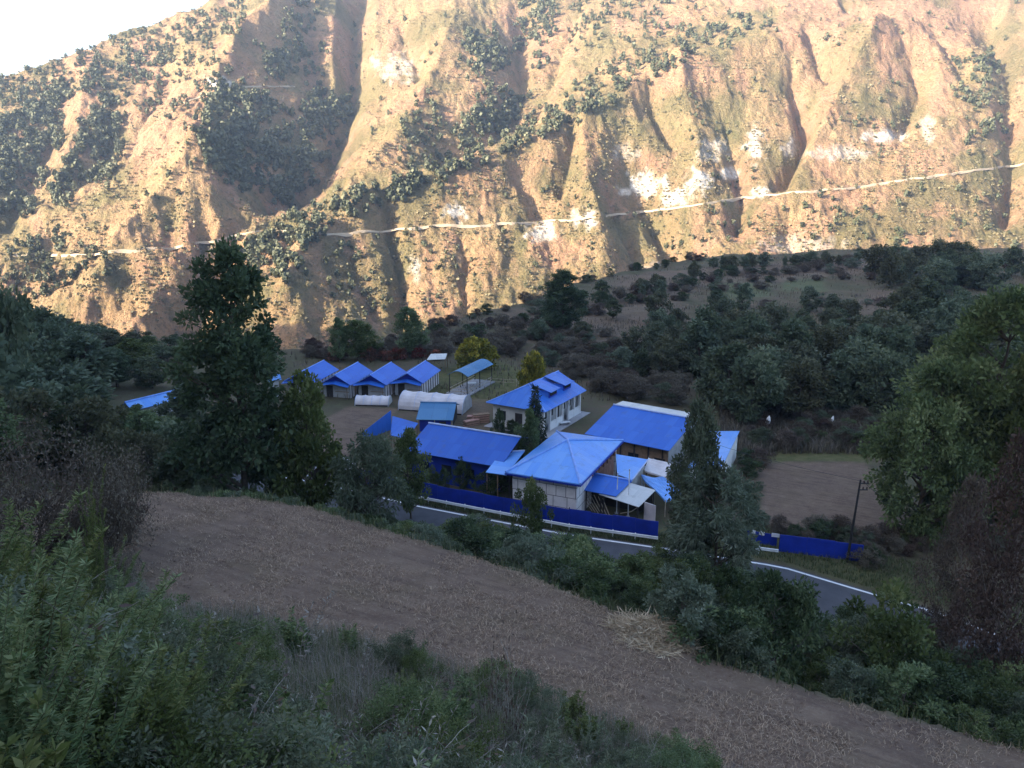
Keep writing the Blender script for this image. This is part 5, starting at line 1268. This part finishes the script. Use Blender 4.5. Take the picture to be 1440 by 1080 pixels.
# ---- overgrown slope below the viewer
OUT_U = [-200, 0, 90, 150, 175, 195, 230, 300, 430, 480, 540, 640, 760, 850, 930, 1000, 1090, 1150, 1700]
OUT_V = [640, 690, 688, 675, 760, 815, 845, 855, 855, 868, 885, 905, 945, 980, 1020, 1050, 1080, 1120, 1300]
def near_ok(u): return float(np.interp(u, OUT_U, OUT_V))
cnt = 0; tries = 0
while cnt < 340 and tries < 12000:
    tries += 1
    u = rnd(-120, 1150); vv = near_ok(u) + 25 + rnd(0, 1) * (1260 - near_ok(u)); hit = ground_hit(u, vv)
    if hit is None: continue
    x, y, z = hit; t_, q_ = x * TX + y * TY, x * NX + y * NY
    if q_ > Fq(t_) + .6: continue
    uu, v = proj(x, y, z)
    dep = y * CP - z * SP; wpx = .42 * 1.8 * F / dep; hmax = (v - max(near_ok(u), near_ok(u + wpx) - 75, near_ok(u - wpx) - 75) - rnd(0, 20)) * dep / F * 1.05
    if hmax < .45: continue
    cnt += 1; left = u < 260
    if left and rnd(0, 1) < .4: pr = WEED[2]; hh = min(hmax, rnd(1.5, 2.9)); lab = 'tall leafy weed with pale drooping leaves at the left edge of the slope'; grp = 'tall pale weeds at the left edge'; nm = 'leafy_weed'
    else:
        hh = min(hmax, rnd(.8, 1.9)); c = rnd(0, 1)
        if c < .26: pr = WEED[int(rng.integers(0, 2))]; lab = 'narrow leaved green weed on the near slope below the stubble field'; grp = 'leafy weeds on the near slope'; nm = 'leafy_weed'
        elif c < .42: pr = WEED[3]; lab = 'dark green leafy weed on the near slope below the stubble field'; grp = 'dark weeds on the near slope'; nm = 'leafy_weed'
        elif c < .66: pr = BUSHN[int(rng.integers(0, 4))]; lab = 'small leaved bush on the near slope below the stubble field'; grp = 'small bushes on the near slope'; nm = 'small_bush'
        else: pr = BARE2; lab = 'grey twiggy bush on the near slope below the stubble field'; grp = 'twiggy bushes on the near slope'; nm = 'bare_shrub'
    plant(pr, nm, lab, 'weed' if 'weed' in nm else 'bush', (x, y, z), hh, rnd(.8, 1.3) * (1 if pr is not WEED[2] else 1.0), None, grp, ('stems', 'foliage'), .12)
tw = tree_px(WEED[2], 'leafy_weed', 'tallest weed with a starry pale top, in front of the leafless shrubs', 148, 20, 655, 80, cat='weed', names=('stems', 'foliage'))
for i, (px, D, top, lab) in enumerate([(436, 21, 815, 'pale dry stalk arching over the lower left of the stubble field'), (412, 20.5, 822, 'bent dry stalk left of the arching pale stalk'), (510, 20, 835, 'faint lilac dry stalk in the middle of the slope top'), (290, 19, 830, 'straight thin dry stalk at the left of the slope top'), (712, 16.5, 832, 'tall dark branching dry stalk in front of the stubble field'), (690, 16.2, 850, 'shorter dark dry stalk left of the tall branching one')]):
    tree_px(STALK[i % 2] if i < 4 else BARE2, 'dry_stalk', lab, px, D, top, None if i < 4 else 90, cat='stalk', names=('stem', 'leaves'))
for i in range(95):
    px = rnd(20, 1020); D = rnd(7, 18); x, y, z = at_D(px, D); u_, v_ = proj(x, y, z)
    plant(STALK[i % 2], 'dry_stalk', 'thin pale dry stalk among the weeds of the near slope', 'stalk', (x, y, z), min(rnd(1.1, 2.0), max(.5, (v_ - near_ok(px)) * 17 / F + .3)), 1., None, 'dry stalks on the near slope', ('stem', 'leaves'))

# ---- grass, stubble, straw
def blades(name, n, sampler, hmin, hmax, w, mat, flat=0.):
    P = sampler(n); n = len(P); h = rng.uniform(hmin, hmax, (n, 1)); a = rng.uniform(0, 6.28, n); lean = rng.uniform(.1, .7, (n, 1)) + flat
    d = np.column_stack([np.cos(a), np.sin(a), np.zeros(n)]); s = np.column_stack([-np.sin(a), np.cos(a), np.zeros(n)]); up = np.array([0, 0, 1.])
    m = P + up * h * .6 + d * h * lean * .3; t = P + up * h * (1 - .35 * np.minimum(lean, 1.3)) + d * h * lean
    wv = w * rng.uniform(.6, 1.3, (n, 1)); v = np.stack([P - s * wv, P + s * wv, m + s * wv * .7, t + s * wv * .1, t - s * wv * .1, m - s * wv * .7], 1).reshape(-1, 3)
    b = np.arange(n)[:, None] * 6; f = np.concatenate([b + np.array([0, 1, 2, 5]), b + np.array([5, 2, 3, 4])])
    return tag(obj(name, npmesh(name, v, f, M[mat], {'var': np.repeat(rng.uniform(0, 1, n), 6)})), kind='stuff')
def samp_slope(n):
    t = rng.uniform(-34, 22, n * 3); q = rng.uniform(3.5, 24, n * 3); ok = q < Fq(t) + .5 + fbm(t * .8, q * .8, 2, 9); t, q = t[ok][:n], q[ok][:n]; x, y = TX * t + NX * q, TY * t + NY * q
    ok = y > 3; x, y = x[ok], y[ok]; return np.column_stack([x, y, H_near(x, y) - .03])
blades('grass', 90000, samp_slope, .2, .8, .006, 'lf_grass')
blades('dry_grass', 60000, samp_slope, .35, 1.15, .0045, 'drystem')
def samp_bank(n):
    t = rng.uniform(-68, 18, n); w = rng.uniform(0, 1, n); e, r = Eq(t), Rq(t); q = e - .3 + w * (r - RW - .6 - e); x, y = TX * t + NX * q, TY * t + NY * q; return np.column_stack([x, y, H_near(x, y) - .03])
blades('grass', 42000, samp_bank, .3, 1.0, .022, 'lf_grass')
def samp_verge(n):
    t = rng.uniform(-60, 12, n); r = Rq(t); q = r + rng.uniform(.4, 3.2, n) * np.where(t > -16, 2.6, 1); x, y = TX * t + NX * q, TY * t + NY * q; return np.column_stack([x, y, H_near(x, y) - .03])
blades('grass', 26000, samp_verge, .15, .55, .03, 'lf_grass')
def samp_field(n):
    t = rng.uniform(-47, 24, n); w = rng.uniform(0, 1, n); f, e = Fq(t), Eq(t); q = f + w * (e - f); keep = fbm(t * .5, q * .5, 3, 77) + rng.uniform(-.4, .4, n) > -.05; t, q = t[keep], q[keep]; x, y = TX * t + NX * q, TY * t + NY * q; return np.column_stack([x, y, H_near(x, y) + .005])
blades('stubble', 85000, samp_field, .06, .22, .011, 'straw', .9)
def samp_plateau(n):
    y = rng.uniform(118, 345, n); u = rng.uniform(-.3, .8, n); x = u * y; ok = (y < plateau_edge(u)) & (fbm(x / 9., y / 9., 3, 61) + rng.uniform(-.5, .3, n) > -.05); x, y = x[ok], y[ok]; return np.column_stack([x, y, H_near(x, y) - .05])
blades('dry_grass', 70000, samp_plateau, .35, 1.1, .07, 'lf_purple')
def samp_brush(n):
    y = rng.uniform(94, 122, n); u = rng.uniform(.27, .47, n); x = u * y; return np.column_stack([x, y, H_near(x, y) - .05])
blades('dry_grass', 16000, samp_brush, .5, 1.5, .05, 'lf_purple')
# clods on the field
def clods(n):
    P = samp_field(n); n = len(P); s = rng.uniform(.03, .10, (n, 1, 1)) * rng.uniform(.5, 1.4, (n, 6, 1)); o = np.array([[1, 0, 0], [0, 1, 0], [-1, 0, 0], [0, -1, 0], [0, 0, .8], [0, 0, -.5]])[None]
    v = (P[:, None] + o * s).reshape(-1, 3); b = np.arange(n)[:, None] * 6; f = np.concatenate([b + np.array(k) for k in ((0, 1, 4), (1, 2, 4), (2, 3, 4), (3, 0, 4))]); return tag(obj('clods', npmesh('clods', v, f, M['ground'], {'soil': np.ones(n * 6)})), kind='stuff')
clods(16000)
def straw_heap():
    c = V3(Q(925, 878, 33.)); x, y, z = at_D(925, 33.); t = thing('straw_heap', 'heap of pale cut straw spilled on the edge of the stubble field', 'straw heap', (x, y, z)); n = 7500
    a = rng.uniform(0, 6.28, n); r = rng.uniform(0, 1.25, n) ** .62 * (1 + .18 * np.sin(3 * a + 1) + .12 * np.sin(7 * a)); ex, ey = 1.9, 1.5; px, py = r * np.cos(a) * ex, r * np.sin(a) * ey
    hgt = .7 * np.exp(-2.2 * r * r) * (1 + .3 * np.sin(3 * a)); zz = np.array([H(x + i, y + j) for i, j in zip(px[:400], py[:400])]); gz = H_near(x + px, y + py) - z
    P = np.column_stack([px, py, gz + hgt * rng.uniform(.5, 1.05, n)]); d = np.column_stack([rng.normal(0, 1, n), rng.normal(0, .6, n), rng.normal(0, .25, n)])
    v, f = leaf_quads(P, unit(d), .62, .045, .1); obj('straw', npmesh('straw', v, f, M['straw'], {'var': np.repeat(rng.uniform(.2, 1, n), 4)}), t)
    m = MB(); k = 28; rings = []
    for j in range(6):
        rr = 1 - j / 5.; rings.append([(rr * .92 * ex * math.cos(6.283 * i / k), rr * .92 * ey * math.sin(6.283 * i / k), H(x + rr * .92 * ex * math.cos(6.283 * i / k), y + rr * .92 * ey * math.sin(6.283 * i / k)) - z - .06 + (.56) * math.exp(-2.2 * rr * rr)) for i in range(k)])
    for A, B_ in zip(rings[:-1], rings[1:]):
        for i in range(k): m.face([A[i], A[(i + 1) % k], B_[(i + 1) % k], B_[i]])
    part(m, 'core', M['timber'], t)
straw_heap()

# ------------------------------------------------------------------ woods and scrub on the mountain
def hill_trees():
    dens = [ # polygon, trees per 100 px2, height m
     ([(292, 140), (345, 125), (400, 150), (425, 195), (440, 120), (492, 130), (492, 165), (448, 250), (405, 285), (370, 275), (330, 262), (292, 222)], 1.5, (7, 13)),
     ([(370, 150), (425, 160), (430, 215), (395, 210)], -1.2, (6, 8)),
     ([(-30, 170), (40, 160), (72, 128), (92, 118), (86, 205), (60, 262), (42, 300), (-30, 330)], 1.4, (7, 12)),
     ([(142, 138), (172, 140), (165, 205), (152, 255), (85, 288), (75, 272), (112, 200)], 1.4, (7, 12)),
     ([(648, 58), (700, 42), (712, 100), (655, 105)], 1.5, (7, 12)), ([(690, 120), (738, 140), (712, 195), (655, 215), (648, 190)], 1.5, (7, 12)),
     ([(395, 305), (500, 262), (600, 240), (700, 205), (735, 170), (790, 180), (640, 248), (520, 298), (430, 318)], 1.0, (6, 11)),
     ([(735, 170), (850, 100), (940, 40), (1060, 10), (1090, 40), (1000, 70), (860, 140), (790, 185)], .75, (6, 10)),
     ([(365, 62), (455, 58), (450, 105), (372, 112)], 1.2, (6, 10)), ([(415, 0), (450, 0), (440, 50), (400, 55)], 1.2, (6, 10)),
     ([(720, -10), (785, -10), (765, 95), (728, 82)], 1.2, (6, 11)), ([(790, 0), (1000, -10), (960, 40), (850, 60), (800, 70)], .45, (5, 9)),
     ([(0, 112), (340, 0), (360, 30), (200, 110), (0, 165)], .95, (5, 9)), ([(60, 110), (300, 40), (330, 100), (280, 180), (170, 150)], .5, (5, 8)),
     ([(335, 345), (425, 312), (460, 335), (410, 400), (350, 380)], 1.1, (6, 10)), ([(430, 345), (560, 325), (600, 420), (480, 470)], .35, (4, 8)),
     ([(1195, 105), (1255, 90), (1285, 190), (1230, 215), (1190, 180)], .4, (4, 8)), ([(1335, 85), (1400, 75), (1415, 215), (1370, 215)], .7, (5, 10)),
     ([(1150, 270), (1460, 245), (1460, 380), (1240, 350), (1120, 345)], .22, (4, 9)), ([(1020, 0), (1460, -10), (1460, 60), (1100, 60)], .12, (4, 8)),
     ([(930, 140), (1060, 90), (1120, 230), (1000, 260)], .22, (3, 7)), ([(20, 340), (120, 320), (150, 390), (60, 420), (0, 400)], .5, (5, 9)), ([(560, 270), (800, 210), (830, 300), (600, 300)], .16, (3, 6)),
     ([(490, 20), (640, 20), (640, 230), (480, 230)], .12, (4, 8)), ([(560, 160), (610, 130), (620, 220), (575, 250)], .6, (5, 9)), ([(100, 260), (280, 240), (300, 330), (60, 340)], .15, (3, 7)), ([(880, 300), (1250, 280), (1240, 350), (960, 370)], .18, (3, 7)), ([(540, 330), (900, 320), (880, 420), (560, 440)], .16, (3, 6)), ([(230, 190), (300, 180), (300, 240), (230, 260)], .25, (4, 7)), ([(980, 260), (1060, 240), (1010, 330), (960, 330)], .3, (3, 6))]
    # low-cost crowns: a lumpy leaf ball of facets
    pts = []
    for poly, dn, hr_ in dens:
        if dn < 0: continue
        xs = [p[0] for p in poly]; ys = [p[1] for p in poly]; area = .5 * abs(sum(poly[i][0] * poly[(i + 1) % len(poly)][1] - poly[(i + 1) % len(poly)][0] * poly[i][1] for i in range(len(poly))))
        n = int(area * dn / 100 * (2.3 if dn > .4 else .75)); got = 0; tr = 0
        while got < n and tr < n * 9:
            tr += 1; u, v = rnd(min(xs) - 8, max(xs) + 8), rnd(min(ys) - 8, max(ys) + 8)
            ju, jv = u + rnd(-9, 9), v + rnd(-9, 9)
            if not in_poly(np.array([ju]), np.array([jv]), poly)[0]: continue
            if fbm(np.array([u / 14.]), np.array([v / 14.]), 3, 222)[0] + rnd(-.25, .35) < (-.12 if dn > 1 else .02): continue
            if in_poly(np.array([ju]), np.array([jv]), dens[1][0])[0] and rnd(0, 1) < .75: continue
            p = on_mountain(u, v); got += 1
            if p: pts.append((p.x, p.y, p.z, rnd(*hr_)))
    A = np.array(pts); n = len(A); K = 40
    base = rng.normal(0, 1, (n, K, 3)); base = unit(base) * rng.uniform(.45, 1, (n, K, 1)); hh = A[:, 3][:, None, None]
    ctr = A[:, None, :3] + np.array([0, 0, .5]) * hh + base * hh * np.array([.34, .34, .48]); s = hh * rng.uniform(.10, .21, (n, K, 1))
    d1 = unit(rng.normal(0, 1, (n, K, 3))); d2 = unit(np.cross(d1, base + rng.normal(0, .3, (n, K, 3))))
    v = np.stack([ctr + d1 * s, ctr + d2 * s * .9, ctr - d1 * s, ctr - d2 * s * .9], 2).reshape(-1, 3); f = np.arange(n * K * 4).reshape(-1, 4)
    var = np.clip(np.repeat(rng.uniform(0, 1, n), K) * .7 + rng.uniform(0, .3, n * K), 0, 1)
    tag(obj('mountain_forest', npmesh('mountain_forest', v, f, M['lf_hill'], {'var': np.repeat(var, 4)})), 'dark woods and scattered trees on the sunlit mountain', kind='stuff'); print('mountain trees', n)
    # low scrub tufts
    P = []
    while len(P) < 17000:
        u, v = rnd(-40, 1480), rnd(-10, 490); nn = fbm(np.array([u / 26.]), np.array([v / 22.]), 4, 333)[0] + .12 * (v > 200)
        if nn + rnd(-.35, .1) < .02: continue
        p = on_mountain(u + rnd(-2, 2), v)
        if p: P.append((p.x + rnd(-2, 2), p.y, p.z, rnd(.7, 2.3)))
    A = np.array(P); n = len(A); K = 6; base = unit(rng.normal(0, 1, (n, K, 3))); hh = A[:, 3][:, None, None]; ctr = A[:, None, :3] + np.array([0, 0, .3]) * hh + base * hh * np.array([.5, .5, .3]); s = hh * rng.uniform(.3, .6, (n, K, 1))
    d1 = unit(rng.normal(0, 1, (n, K, 3))); d2 = unit(np.cross(d1, base)); v = np.stack([ctr + d1 * s, ctr + d2 * s, ctr - d1 * s, ctr - d2 * s], 2).reshape(-1, 3); f = np.arange(n * K * 4).reshape(-1, 4)
    tag(obj('mountain_scrub', npmesh('mountain_scrub', v, f, M['lf_scrub'], {'var': np.repeat(rng.uniform(.2, 1, n * K), 4)})), 'low scrub dotted over the sunlit mountain', kind='stuff')
hill_trees()
print('objects', len(bpy.data.objects))
